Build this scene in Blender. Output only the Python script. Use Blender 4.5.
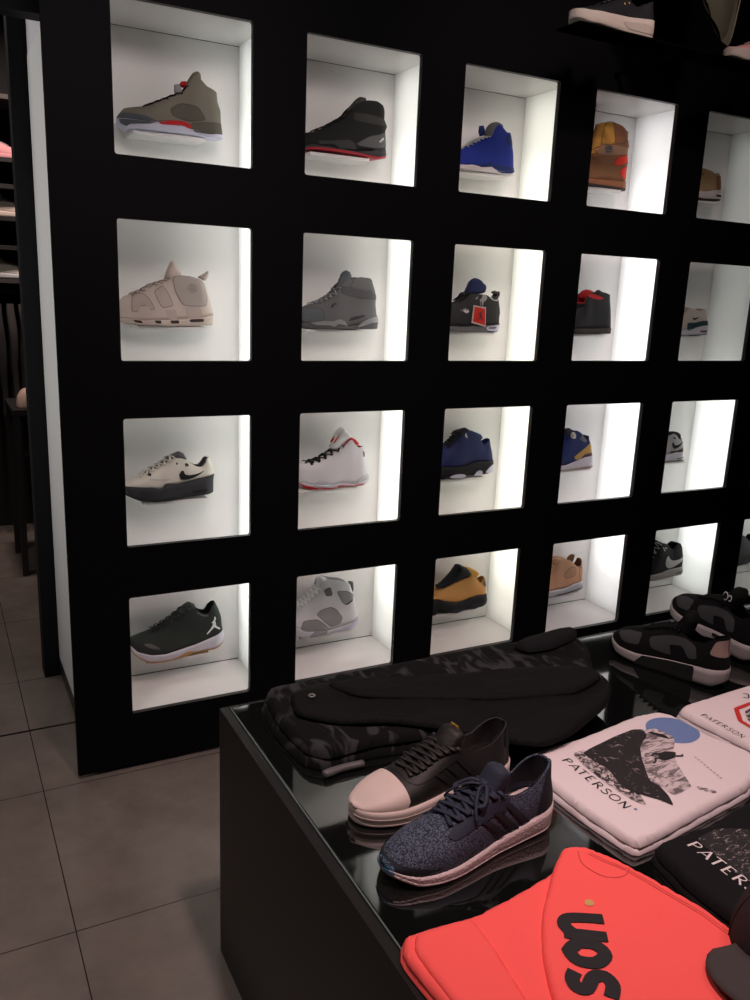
import bpy, bmesh, math, random
from mathutils import Vector, Matrix, noise

random.seed(7)
scene = bpy.context.scene
for _o in list(bpy.data.objects):
    bpy.data.objects.remove(_o)

# ------------------------------------------------------------------ camera
FLOOR = 0.0
ROW_TOP = 2.1207          # height of the top edge of the first row of openings
PX, PZ = 0.52412, 0.52497 # pitch of the openings
OW, OH = 0.36, 0.3656     # size of one opening
cam_d = bpy.data.cameras.new('camera')
cam = bpy.data.objects.new('camera', cam_d)
scene.collection.objects.link(cam)
cam_d.sensor_fit = 'HORIZONTAL'
cam_d.sensor_width = 36.0
cam_d.lens = 833.95 * 36.0 / 750.0
cam_d.clip_start = 0.02
_r = Vector((0.88543264, -0.46298522, 0.04066613))
_u = Vector((0.07668776, 0.23183655, 0.96972718))
_f = Vector((0.45839724, 0.8555095, -0.24078095))
cam.matrix_world = Matrix(((_r.x, _u.x, -_f.x, -0.46052), (_r.y, _u.y, -_f.y, -2.34729),
                           (_r.z, _u.z, -_f.z, ROW_TOP - 0.68412), (0, 0, 0, 1)))
scene.camera = cam

# ------------------------------------------------------------------ light and exposure
scene.view_settings.view_transform = 'Standard'
scene.view_settings.look = 'None'
scene.view_settings.exposure = 0.0
scene.view_settings.gamma = 1.0
scene.view_settings.use_curve_mapping = False
world = bpy.data.worlds.new('world')
scene.world = world
world.use_nodes = True
world.node_tree.nodes['Background'].inputs[0].default_value = (1.0, 0.9, 0.88, 1)
world.node_tree.nodes['Background'].inputs[1].default_value = 0.02
scene.cycles.max_bounces = 8
scene.cycles.diffuse_bounces = 5
scene.cycles.glossy_bounces = 4
scene.cycles.use_denoising = True
scene.cycles.sample_clamp_indirect = 4.0

def area(name, loc, target, size, power, col, size_y=None, spread=math.pi):
    d = bpy.data.lights.new(name, 'AREA')
    d.energy = power; d.color = col; d.spread = spread
    d.shape = 'RECTANGLE' if size_y else 'DISK'
    d.size = size
    if size_y: d.size_y = size_y
    o = bpy.data.objects.new(name, d)
    scene.collection.objects.link(o)
    o.location = loc
    o.rotation_euler = (Vector(target) - Vector(loc)).to_track_quat('-Z', 'Y').to_euler()
    return o
# ceiling spots over the table (pinkish halogen), over the aisle and in the room behind, plus one added fill
area('ceiling_spot_or_fill', (0.15, -1.75, 2.95), (0.35, -1.5, 0.6), 0.16, 8.0, (1.0, 0.72, 0.70), spread=1.5)
area('ceiling_spot_or_fill', (1.5, -2.0, 2.95), (1.0, -1.3, 0.6), 0.16, 3.5, (1.0, 0.72, 0.70), spread=1.6)
area('ceiling_spot_or_fill', (-0.9, -1.0, 2.95), (-0.5, -0.6, 0.0), 0.3, 6, (1.0, 0.88, 0.82), spread=2.0)
area('ceiling_spot_or_fill', (-0.75, 1.3, 2.95), (-0.3, 1.0, 0.8), 0.3, 4.5, (1.0, 0.9, 0.84), spread=2.6)
area('ceiling_spot_or_fill', (1.1, -1.7, 2.92), (1.5, -.3, 2.2), 0.16, 1.1, (1.0, 0.80, 0.74), spread=.9)  # added fill aimed at the shoes on the high shelf
area('ceiling_spot_or_fill', (-0.1, 1.9, 2.95), (-0.05, 2.5, 1.6), 0.2, 9, (1.0, 0.78, 0.70), spread=1.8)

area('ceiling_wash', (0.1, -2.3, 2.93), (0.7, 0, 1.85), 1.2, 7, (1.0, 0.86, 0.82), spread=1.2)
# added fill light from the left, brightens the white end panel
area('left_fill_light', (-2.15, .45, 1.7), (0, .45, 1.7), 0.8, 5.5, (1.0, .98, .95), size_y=2.3, spread=1.1)
# daylight-white tubes inside the cavities between the columns of the shoe wall, 1.5 m long each, plus added fill lamps
def tube_or_fill(col, z0, z1, power, rgb):
    x = col * PX + 0.41 + 0.052
    h = z1 - z0
    o = area('panel_tube_or_fill', (x, 0.118, (z0 + z1) / 2), (x - 1, 0.118, (z0 + z1) / 2), 0.20, power * h, rgb, size_y=h)
    o.rotation_euler = Matrix(((0, 0, 1), (1, 0, 0), (0, 1, 0))).to_euler()
TUBE = 1.65
for c in range(6):
    tcol = ((.97, 1, .98), (1, .995, .95), (1, .985, .88), (.98, .97, 1.0), (.97, 1, .98), (.97, 1, .97))[c]
    if c == 4: tube_or_fill(c, ROW_TOP - 1.77, ROW_TOP - 0.97, TUBE, tcol); tube_or_fill(c, ROW_TOP - 0.95, ROW_TOP - 0.01, TUBE * 0.15, tcol)  # second lamp is weak added fill beside the unlit upper rows
    else:
        tube_or_fill(c, ROW_TOP - 1.77, ROW_TOP - 0.21, TUBE, tcol)
        tube_or_fill(c, ROW_TOP - 0.20, ROW_TOP - 0.005, TUBE * 0.62, tcol)     # added fill lamp, stands in for spill at the top
    tube_or_fill(c, ROW_TOP - 1.93, ROW_TOP - 1.78, TUBE * 0.5, tcol)  # added fill lamp for the foot of the light panel

# ------------------------------------------------------------------ helpers
COL = scene.collection
MATS = {}
def mat(name, rgb, rough=0.6, metal=0.0, bump=0.0, bscale=200.0, var=0.0, vscale=30.0, coat=0.0, emit=0.0, spec=0.5):
    if name in MATS: return MATS[name]
    m = bpy.data.materials.new(name); m.use_nodes = True
    nt = m.node_tree; b = nt.nodes['Principled BSDF']
    b.inputs['Base Color'].default_value = (*rgb, 1)
    b.inputs['Roughness'].default_value = rough
    b.inputs['Metallic'].default_value = metal
    b.inputs['Coat Weight'].default_value = coat
    b.inputs['Specular IOR Level'].default_value = spec
    if emit:
        b.inputs['Emission Color'].default_value = (*rgb, 1); b.inputs['Emission Strength'].default_value = emit
    tc = nt.nodes.new('ShaderNodeTexCoord')
    if var:
        n = nt.nodes.new('ShaderNodeTexNoise'); n.inputs['Scale'].default_value = vscale; n.inputs['Detail'].default_value = 4
        nt.links.new(tc.outputs['Object'], n.inputs['Vector'])
        mx = nt.nodes.new('ShaderNodeMixRGB'); mx.inputs[1].default_value = (*[c * (1 - var) for c in rgb], 1)
        mx.inputs[2].default_value = (*[min(1, c * (1 + var)) for c in rgb], 1)
        nt.links.new(n.outputs['Fac'], mx.inputs[0]); nt.links.new(mx.outputs[0], b.inputs['Base Color'])
    if bump:
        n = nt.nodes.new('ShaderNodeTexNoise'); n.inputs['Scale'].default_value = bscale; n.inputs['Detail'].default_value = 3
        nt.links.new(tc.outputs['Object'], n.inputs['Vector'])
        bp = nt.nodes.new('ShaderNodeBump'); bp.inputs['Strength'].default_value = bump; bp.inputs['Distance'].default_value = 0.002
        nt.links.new(n.outputs['Fac'], bp.inputs['Height']); nt.links.new(bp.outputs[0], b.inputs['Normal'])
    MATS[name] = m
    return m

PAL = dict(
 black=(.008,.008,.009), black2=(.010,.010,.013), black3=(.012,.014,.020), charcoal=(.022,.022,.024), charcoal2=(.016,.017,.019), charcoal3=(.030,.031,.037),
 dkgrey=(.045,.045,.048), grey2=(.035,.034,.033), grey3=(.10,.10,.105), grey4=(.14,.14,.145), grey5=(.30,.30,.31), grey6=(.50,.50,.50), grey7=(.60,.60,.60),
 greywarm=(.34,.32,.31), bluegrey=(.12,.135,.15), navygrey=(.075,.085,.10), white=(.85,.85,.85), offwhite=(.65,.60,.62), silver=(.55,.56,.60), silverwhite=(.68,.68,.71),
 lilac=(.55,.54,.68), lilacwhite=(.62,.60,.68), cream=(.62,.58,.52), bone=(.68,.65,.58), beige=(.58,.49,.44), beige2=(.48,.40,.36), beige3=(.42,.37,.34), beige4=(.32,.28,.26),
 pink=(.65,.30,.32), pinkbeige=(.48,.38,.33), olive=(0.17,0.155,0.125), dkolive=(0.085,0.08,0.062), dkolive2=(.03,.035,.025), dkgreen=(.030,.037,.033),
 red=(.45,.012,.015), redx=(.5,.015,.02), redsole=(.40,.012,.03), brightred=(.85,.045,.02), maroon=(.13,.05,.075),
 blue=(.010,.028,.27), blue2=(.035,.06,.16), navy=(.014,.022,.095), navy2=(.012,.026,.13), navy3=(.02,.025,.045),
 wheat=(0.65,0.33,0.07), wheat2=(0.62,0.31,0.055), wheat3=(.58,.29,.09), tan=(0.55,0.36,0.15), tan2=(0.5,0.33,0.17), tan3=(0.36,0.2,0.12), mustard=(.50,.32,.10),
 brown=(0.27,0.12,0.055), brown2=(0.34,0.13,0.06), dkbrown=(.045,.030,.026), dkbrown2=(.045,.035,.035), peach=(.72,.40,.24), peach2=(.60,.34,.20), teal=(.015,.060,.066), dkteal=(.01,.04,.04), gum=(.50,.26,.09),
)
def pm(n):
    glossy = n in ('lilac', 'silver', 'redsole', 'gum', 'offwhite', 'lilacwhite')
    return mat(n, PAL[n], rough=0.45 if glossy else 0.75, bump=0.25, bscale=260, spec=0.35)

def link(name, me, m=None, parent=None, smooth=True, loc=None):
    o = bpy.data.objects.new(name, me); COL.objects.link(o)
    if m: me.materials.append(m)
    if smooth:
        for p in me.polygons: p.use_smooth = True
    if parent: o.parent = parent
    if loc: o.location = loc
    return o
def from_bm(name, bm, m=None, parent=None, smooth=True, loc=None):
    me = bpy.data.meshes.new(name); bm.to_mesh(me); bm.free()
    return link(name, me, m, parent, smooth, loc)
def thing(name, label, cat, loc=(0, 0, 0), rz=0.0, group=None):
    o = bpy.data.objects.new(name, None); COL.objects.link(o)
    o.empty_display_size = 0.05
    o.location = loc; o.rotation_euler = (0, 0, rz)
    tag(o, label, cat, group)
    return o
def tag(o, label, cat, group=None):
    o['label'] = label; o['category'] = cat
    if group: o['group'] = group
    return o
def add_box(bm, lo, hi, bevel=0.0):
    vs = [bm.verts.new((x, y, z)) for x in (lo[0], hi[0]) for y in (lo[1], hi[1]) for z in (lo[2], hi[2])]
    fs = [bm.faces.new([vs[i] for i in q]) for q in ((0,1,3,2),(4,6,7,5),(0,4,5,1),(2,3,7,6),(0,2,6,4),(1,5,7,3))]
    if bevel:
        es = list({e for f in fs for e in f.edges})
        bmesh.ops.bevel(bm, geom=es, offset=bevel, segments=2, affect='EDGES', profile=0.7)
def box(name, lo, hi, m, parent=None, bevel=0.0):
    bm = bmesh.new(); add_box(bm, lo, hi, bevel)
    bmesh.ops.recalc_face_normals(bm, faces=bm.faces)
    return from_bm(name, bm, m, parent, smooth=False)
def add_tube(bm, pts, rad, n=6, flat=1.0, closed=False):
    pts = [Vector(p) for p in pts]; rings = []; N = len(pts)
    up = Vector((0.1, 0.2, 1)).normalized()
    for i, p in enumerate(pts):
        a = pts[i - 1] if (i or closed) else pts[0]; b = pts[(i + 1) % N] if (i < N - 1 or closed) else pts[-1]
        d = (b - a)
        if d.length < 1e-9: d = Vector((1, 0, 0))
        d.normalize(); s = d.cross(up)
        if s.length < 1e-4: s = Vector((1, 0, 0))
        s.normalize(); t = s.cross(d).normalized()
        r = rad[i] if isinstance(rad, (list, tuple)) else rad
        rings.append([bm.verts.new(p + s * (r * math.cos(2 * math.pi * k / n)) + t * (r * flat * math.sin(2 * math.pi * k / n))) for k in range(n)])
    R = list(zip(rings[:-1], rings[1:]))
    if closed: R.append((rings[-1], rings[0]))
    for A, B in R:
        for k in range(n): bm.faces.new((A[k], A[(k + 1) % n], B[(k + 1) % n], B[k]))
    if not closed: bm.faces.new(rings[0][::-1]); bm.faces.new(rings[-1])
def spline(pts, k=6, closed=False):
    P = [tuple(p) for p in pts]; n = len(P); out = []
    for i in range(n if closed else n - 1):
        g = (lambda j: P[j % n]) if closed else (lambda j: P[max(0, min(n - 1, j))])
        a, b, c, d = g(i - 1), g(i), g(i + 1), g(i + 2)
        for s in range(k):
            t = s / k
            out.append(tuple(0.5 * (2*b[m] + (c[m]-a[m])*t + (2*a[m]-5*b[m]+4*c[m]-d[m])*t*t + (3*b[m]-a[m]-3*c[m]+d[m])*t**3) for m in range(len(b))))
    if not closed: out.append(P[-1])
    return out
def soft(pts, k=3):
    """closed outline with slightly rounded corners: cut each corner"""
    n = len(pts); out = []
    for i in range(n):
        a, b, c = pts[i - 1], pts[i], pts[(i + 1) % n]
        f = 0.22
        p = (b[0] + (a[0]-b[0])*f, b[1] + (a[1]-b[1])*f); q = (b[0] + (c[0]-b[0])*f, b[1] + (c[1]-b[1])*f)
        for j in range(k):
            t = j / (k - 1)
            out.append(((1-t)**2*p[0]+2*t*(1-t)*b[0]+t*t*q[0], (1-t)**2*p[1]+2*t*(1-t)*b[1]+t*t*q[1]))
    return out
def grid_poly(pts, sx, sy):
    """flat polygon cut into a grid; returns a bmesh lying in the XY plane"""
    bm = bmesh.new()
    vs = []
    for p in pts:
        if vs and (vs[-1].co - Vector((p[0], p[1], 0))).length < 1e-5: continue
        vs.append(bm.verts.new((p[0], p[1], 0)))
    if (vs[0].co - vs[-1].co).length < 1e-5: bm.verts.remove(vs.pop())
    f = bm.faces.new(vs)
    f.normal_update()
    if f.normal.z < 0: f.normal_flip()
    bmesh.ops.triangulate(bm, faces=bm.faces[:])
    x0, x1 = min(p[0] for p in pts), max(p[0] for p in pts); y0, y1 = min(p[1] for p in pts), max(p[1] for p in pts)
    for a0, a1, s, ax in ((x0, x1, sx, 0), (y0, y1, sy, 1)):
        k = math.floor(a0 / s) + 1
        while k * s < a1:
            co = [0, 0, 0]; co[ax] = k * s; no = [0, 0, 0]; no[ax] = 1
            bmesh.ops.bisect_plane(bm, geom=bm.verts[:] + bm.edges[:] + bm.faces[:], plane_co=co, plane_no=no, dist=1e-6)
            k += 1
    bmesh.ops.remove_doubles(bm, verts=bm.verts, dist=1e-6)
    return bm
def inside(p, P):
    c = False; n = len(P); j = n - 1
    for i in range(n):
        if (P[i][1] > p[1]) != (P[j][1] > p[1]) and p[0] < (P[j][0]-P[i][0])*(p[1]-P[i][1])/(P[j][1]-P[i][1]) + P[i][0]: c = not c
        j = i
    return c
def edge_dist(p, P):
    d = 1e9; n = len(P)
    for i in range(n):
        a, b = P[i], P[(i+1) % n]
        dx, dy = b[0]-a[0], b[1]-a[1]; L = dx*dx+dy*dy
        t = 0 if L == 0 else max(0, min(1, ((p[0]-a[0])*dx+(p[1]-a[1])*dy)/L))
        d = min(d, math.hypot(p[0]-a[0]-t*dx, p[1]-a[1]-t*dy))
    return d

# ------------------------------------------------------------------ the shoe builder
def lerp_tab(pts, soften=0.004):
    P = sorted(pts); 
    def f0(x):
        if x <= P[0][0]: return P[0][1]
        if x >= P[-1][0]: return P[-1][1]
        for a, b in zip(P[:-1], P[1:]):
            if a[0] <= x <= b[0]:
                return a[1] if b[0]-a[0] < 1e-9 else a[1] + (b[1]-a[1])*(x-a[0])/(b[0]-a[0])
        return P[-1][1]
    lo, hi, h = P[0][0]-.02, P[-1][0]+.02, .0005
    n = int((hi-lo)/h)+2
    F = [(f0(x-soften*1.6) + 2*f0(x-soften*.7) + 2*f0(x) + 2*f0(x+soften*.7) + f0(x+soften*1.6)) / 8 for x in [lo+h*i for i in range(n)]]
    def f(x):
        t = (x-lo)/h
        if t <= 0: return F[0]
        if t >= n-1: return F[-1]
        i = int(t); return F[i] + (F[i+1]-F[i])*(t-i)
    return f
def table(fn, lo, hi, h=.0004):
    n = int((hi-lo)/h)+2; F = [fn(min(hi, lo+h*i)) for i in range(n)]
    def f(x):
        t = (x-lo)/h
        if t <= 0: return F[0]
        if t >= n-1: return F[-1]
        i = int(t); return F[i] + (F[i+1]-F[i])*(t-i)
    return f
def smooth01(t):
    t = max(0.0, min(1.0, t)); return t*t*(3-2*t)
class Last:
    def __init__(s, spec, L=0.292):
        top, mid, bot, heel = [list(spec[k]) for k in ('top', 'mid', 'bot', 'heel')]
        mx = max(p[0] for p in top)
        if mx > 0.262: L = mx + 0.001
        else:
            z0 = max(top)[1]; m0 = max(mid)[1]
            arch = [(.15,.105),(.19,.085),(.225,.068),(.255,.056),(.278,.046),(L-.002,.030)]
            top += [(x, min(z, z0 - (x-mx)*.25)) for x, z in arch if x > mx + .022]
            mid += [(L, m0)]
            bot += [(max(mx+.01, .24), 0.001), (L-.01, .010), (L, .016)]
        s.L = L
        s.top = lerp_tab(top, 0.003); s.mid = lerp_tab(mid, 0.003); s.bot = lerp_tab(bot, 0.003)
        hp = sorted([(z, x) for x, z in heel])
        s.hs = lerp_tab([(z, max(0.0, x)) for z, x in hp], 0.003)
        s.xv, s.xc = spec['thr']; s.boot = spec.get('boot')
        s.wb = lerp_tab([(0,.034),(.1*L,.034),(.42*L,.036),(.66*L,.046),(.78*L,.047),(L,.043)], 0.01)
        s.zt = table(s.zt_, 0, L); s.zm = table(s.zm_, 0, L); s.zb = table(s.zb_, 0, L)
    def W(s, x):
        w = s.wb(x)
        if x < .042: w *= math.sqrt(max(0, 1-(1-max(0, x)/.042)**2))
        a = .72*s.L
        if x > a: w *= max(0, 1-((min(x, s.L)-a)/(s.L-a))**2.3)**(1/2.0)
        return w
    def warp(s, x, z): return x + s.hs(z)*max(0.0, 1-max(0, x)/.10)**2
    def unwarp(s, X, z):
        x = X
        for _ in range(5): x = X - s.hs(z)*max(0.0, 1-max(0, x)/.10)**2
        return max(0.0, min(s.L, x))
    def zt_(s, x):
        X = x; z = s.top(X)
        for _ in range(4): z = s.top(s.warp(x, z))
        return max(z, s.mid(x)+.004)
    def zm_(s, x): return s.mid(s.warp(x, s.mid(x)))
    def zb_(s, x): return min(s.bot(s.warp(x, s.bot(x))), s.zm_(x)-.004)
    def c(s, x):
        # 1 = open collar, 0 = closed toe box
        if x >= s.xv: return 0.0
        if x <= s.xc: return 1.0
        t = (s.xv-x)/(s.xv-s.xc); return 0.42*smooth01(t*3) + 0.58*smooth01((t-.55)/.45)
    def P(s, x, th, side=1, off=0.0):
        if off:
            e = 1e-4
            p = s.P(x, th, side)
            a = s.P(max(0.0008, x-e), th, side); b = s.P(min(s.L-.0005, x+e), th, side)
            t0, t1 = (th-e*8, th+e*8) if th > 0 else (th-e*8, th)
            u = s.P(x, max(-9, t0), side); v = s.P(x, min(math.pi/2, t1), side)
            n = (b-a).cross(v-u)
            if n.length < 1e-14: n = Vector((0, side, 0))
            n.normalize()
            if n.y*side < -0.01 or (abs(n.y) < .01 and n.z < 0): n = -n
            return p + n*off
        x = max(0.0, min(s.L, x)); w = s.W(x)
        if th < 0:
            zm, zb = s.zm(x), s.zb(x); z = max(zb, zm + th/20); r = (z-zb)/max(1e-5, zm-zb)
            k = 1 - .10*max(0, 1-r*5)**2
            return Vector((s.warp(x, z), side*(w*1.05+.0022*min(1, w/.01))*k, z))
        zm, zt = s.zm(x), s.zt(x); r = math.sin(min(math.pi/2, th)); c = s.c(x)
        z = zm + (zt-zm)*r
        pr = c*(1-.30*r**1.8+.03*math.sin(r*3.1)) + (1-c)*max(0.0, 1-r**2.5)**(1/2.1)
        return Vector((s.warp(x, z), side*w*pr, z))
    def param(s, X, Z):
        x = s.unwarp(X, Z); zm = s.zm(x)
        if Z < zm: return x, (Z-zm)*20
        r = min(1.0, (Z-zm)/max(1e-5, s.zt(x)-zm)); return x, math.asin(r)

def stations(L, n):
    out = []
    for i in range(n+1):
        t = i/n; out.append(L*(t - 0.75*math.sin(2*math.pi*t)/(2*math.pi)))
    return out
def build_shoe(name, spec, label, loc, rz, cat='shoe', group=None, fine=1.0, pal=pm):
    S = Last(spec); M = spec['mats']; root = thing(name, label, cat, loc, rz, group)
    xs = stations(S.L, int(56*fine)); NT = int(14*fine)
    # upper
    bm = bmesh.new()
    for side in (1, -1):
        rows = [[bm.verts.new(S.P(x, math.pi/2*j/NT, side)) for j in range(NT+1)] for x in xs]
        for A, B in zip(rows[:-1], rows[1:]):
            for j in range(NT):
                q = (A[j], B[j], B[j+1], A[j+1])
                bm.faces.new(q if side < 0 else q[::-1])
    bmesh.ops.remove_doubles(bm, verts=bm.verts, dist=2e-4)
    bmesh.ops.dissolve_degenerate(bm, edges=bm.edges, dist=1e-5)
    up = from_bm('upper', bm, pal(M['upper']), root)
    md = up.modifiers.new('solid', 'SOLIDIFY'); md.thickness = 0.003; md.offset = -1
    # lining
    bm = bmesh.new()
    for side in (1, -1):
        rows = [[S.P(x, math.pi/2*(.15+.85*j/NT), side) for j in range(NT+1)] for x in xs if x < S.xv-.01]
        rows = [[bm.verts.new((p.x+(.004 if p.x < .05 else 0), side*max(0, abs(p.y)-.0042), p.z-.0005)) for p in R] for R in rows]
        for A, B in zip(rows[:-1], rows[1:]):
            for j in range(NT): bm.faces.new((A[j], B[j], B[j+1], A[j+1]))
    bmesh.ops.remove_doubles(bm, verts=bm.verts, dist=2e-4)
    from_bm('lining', bm, pal(M['lining']), root)
    # midsole and outsole
    def sole(nm, zf0, zf1, grow, m):
        bm = bmesh.new(); rows = []
        for x in xs:
            a, b = zf0(x), zf1(x); zmm, zbb = S.zm(x), S.zb(x)
            ring = []
            prof = [(b, 0.0), (b, .75), (b, 1.0), (b*.66+a*.34, 1.0), (b*.33+a*.67, 1.0), (a+.0015, 1.0), (a, .93), (a, .5), (a, 0.0)]
            pts = []
            for z, k in prof:
                p = S.P(x, min(-1e-6, (z-zmm)*20), 1); w = p.y*k + (grow if k > .9 else 0)*min(1, p.y/.01)
                pts.append((S.warp(x, z), w, z))
            ring = [bm.verts.new(p) for p in pts] + [bm.verts.new((p[0], -p[1], p[2])) for p in pts[-2:0:-1]]
            rows.append(ring)
        n = len(rows[0])
        for A, B in zip(rows[:-1], rows[1:]):
            for j in range(n): bm.faces.new((A[j], A[(j+1) % n], B[(j+1) % n], B[j]))
        bmesh.ops.remove_doubles(bm, verts=bm.verts, dist=1e-4)
        bmesh.ops.dissolve_degenerate(bm, edges=bm.edges, dist=1e-5)
        bmesh.ops.recalc_face_normals(bm, faces=bm.faces)
        return from_bm(nm, bm, m, root)
    sole('midsole', lambda x: S.zb(x)+.003, S.zm, 0, spec.get('midmat') or pal(M['mid']))
    sole('outsole', S.zb, lambda x: S.zb(x)+.0055, .0006, pal(M['out']))
    # tongue
    if spec.get('tongue'):
        T = soft(spec['tongue'])
        g = grid_poly(T, .006/fine, .006/fine); bm = bmesh.new()
        th = spec.get('tongue_w', .024)
        for side in (1, -1):
            mp = {}
            for v in g.verts:
                d = edge_dist(v.co, T); h = th*(.45*min(1, d/.004) + .55*math.sqrt(max(0, 1-(1-min(1, d/.016))**2))) if d > 1e-5 else 0
                mp[v] = bm.verts.new((v.co.x, side*h, v.co.y))
            for f in g.faces: bm.faces.new([mp[v] for v in f.verts][::side])
        g.free(); bmesh.ops.remove_doubles(bm, verts=bm.verts, dist=1e-4)
        bmesh.ops.recalc_face_normals(bm, faces=bm.faces)
        from_bm('tongue', bm, pal(M['tongue']), root)
    # throat filler: the tongue running down under the laces
    bm = bmesh.new(); rows = []
    for x in [S.xc + (S.xv+.01-S.xc)*i/14 for i in range(15)]:
        p = S.P(x, math.pi/2*.93, 1); w = p.y+.002
        rows.append([bm.verts.new((p.x, w*k, S.zt(x)-.0035+.003*(1-k*k))) for k in (-1, -.5, 0, .5, 1)])
    for A, B in zip(rows[:-1], rows[1:]):
        for j in range(4): bm.faces.new((A[j], B[j], B[j+1], A[j+1]))
    from_bm('tongue', bm, pal(M['tongue']), root)
    # laces
    if not spec.get('nolace'):
        bm = bmesh.new(); n = spec.get('rows', 6); x0 = S.xv-.012; x1 = S.xc+.006
        for i in range(n):
            x = x0 + (x1-x0)*i/(n-1); dx = (x1-x0)/(n-1)
            for sgn in (1, -1):
                pts = []
                for k in range(9):
                    t = -1+2*k/8; xx = x + sgn*t*dx*.45
                    e = S.P(max(.001, xx), math.pi/2*.80, 1)
                    pts.append((xx, t*(e.y+.004), S.zt(xx)*(1-abs(t)**3)+e.z*abs(t)**3+.0026+(.0012 if sgn > 0 else 0)))
                add_tube(bm, pts, .0032*spec.get('lacew', 1), 6, .5)
        if spec.get('bow'):
            bx = S.xc+.012; bz = S.zt(bx)+.006
            for sgn in (1, -1):
                add_tube(bm, spline([(bx, 0, bz), (bx+.008, sgn*.016, bz+.004), (bx+.024, sgn*.031, bz-.008), (bx+.032, sgn*.022, bz-.010), (bx+.016, sgn*.010, bz-.002), (bx, 0, bz)], 5), .0034, 6, .6)
                add_tube(bm, spline([(bx, 0, bz), (bx+.02, sgn*.012, bz+.003), (bx+.036, sgn*.028, bz-.012), (bx+.040, sgn*.037, bz-.026)], 5), .0026, 6, .6)
            add_tube(bm, [(bx, -.006, bz+.002), (bx, .006, bz+.002)], .006, 8, .8)
        from_bm('laces', bm, pal(M['lace']), root)
    # overlay panels, marks and windows
    for nm, mn, surf, poly in spec['ov']:
        if surf == 'lacex': continue
        sharp = nm in ('player_mark', 'crown_mark', 'stripe')
        T = []
        pp = poly if sharp else soft(poly)
        for i, a in enumerate(pp):
            b = pp[(i+1) % len(pp)]; n = max(1, int(math.dist(a, b)/.003))
            T += [(a[0]+(b[0]-a[0])*k/n, a[1]+(b[1]-a[1])*k/n) for k in range(n)]
        if surf in ('far', 'center'):
            g = grid_poly(T, .006, .006); bm = bmesh.new(); y0, hw = (-.026, .0015) if surf == 'far' else (0, .008)
            for side in (1, -1):
                mp = {v: bm.verts.new((v.co.x, y0 + side*hw*min(1, edge_dist(v.co, T)/.004), v.co.y)) for v in g.verts}
                for f in g.faces: bm.faces.new([mp[v] for v in f.verts][::side])
            g.free(); bmesh.ops.remove_doubles(bm, verts=bm.verts, dist=1e-4); bmesh.ops.recalc_face_normals(bm, faces=bm.faces)
            from_bm(nm, bm, pal(mn), root); continue
        TP = [S.param(*p) for p in T]
        if surf == 'upper': TP = [(x, max(0.0, t)) for x, t in TP]
        if surf == 'sole': TP = [(x, min(-.002, t)) for x, t in TP]
        edged = surf == 'upper' and nm.split('_')[-1] in ('panel','window','strap','patch','counter','cage','overlay','wing','heel','box','foxing','letter','badge','base','suede','side') and fine < 1.2
        if edged:
            cx_ = sum(q[0] for q in T)/len(T); cz_ = sum(q[1] for q in T)/len(T); E = []
            for q in T:
                d = math.hypot(q[0]-cx_, q[1]-cz_) or 1; E.append((q[0]+(q[0]-cx_)/d*.0022, q[1]+(q[1]-cz_)/d*.0022))
            try:
                g = grid_poly([(x, max(0.0, t)) for x, t in [S.param(*q) for q in E]], .004, .09); bm = bmesh.new()
                mp = {v: bm.verts.new(S.P(max(.00003, min(S.L-.00003, v.co.x)), v.co.y, 1, .0007)) for v in g.verts}
                for f in g.faces:
                    try: bm.faces.new([mp[v] for v in f.verts])
                    except ValueError: pass
                g.free(); cc_ = PAL[mn]
                from_bm('stitching', bm, mat(mn+'_stitched', tuple(v*.45 for v in cc_), .8), root)
            except Exception: pass
        raised = .0008 if nm in ('pod','stripe','swoosh','player_mark','air_window','crown_mark') else 0
        for side in ((1, -1) if fine > 1.2 else (1,)):
            try: g = grid_poly(T, .006, .006) if surf == 'tongue' else grid_poly(TP, .004, .09)
            except Exception: continue
            bm = bmesh.new()
            if surf == 'tongue': mp = {v: bm.verts.new((v.co.x, side*.0255, v.co.y)) for v in g.verts}
            else: mp = {v: bm.verts.new(S.P(max(.00003, min(S.L-.00003, v.co.x)), v.co.y, side, spec.get('ovoff', .0013)+raised)) for v in g.verts}
            for f in g.faces:
                try: bm.faces.new([mp[v] for v in f.verts][::side])
                except ValueError: pass
            g.free()
            bmesh.ops.dissolve_degenerate(bm, edges=bm.edges, dist=1e-5)
            if len(bm.faces) == 0: bm.free(); continue
            o = from_bm(nm, bm, pal(mn), root)
            if mn in ('red', 'brightred', 'redx', 'gum', 'white', 'lilac', 'mustard'): o['label'] = {'redx': 'red', 'brightred': 'bright red'}.get(mn, mn) + ' ' + nm.replace('_', ' ')
    return root, S

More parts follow.
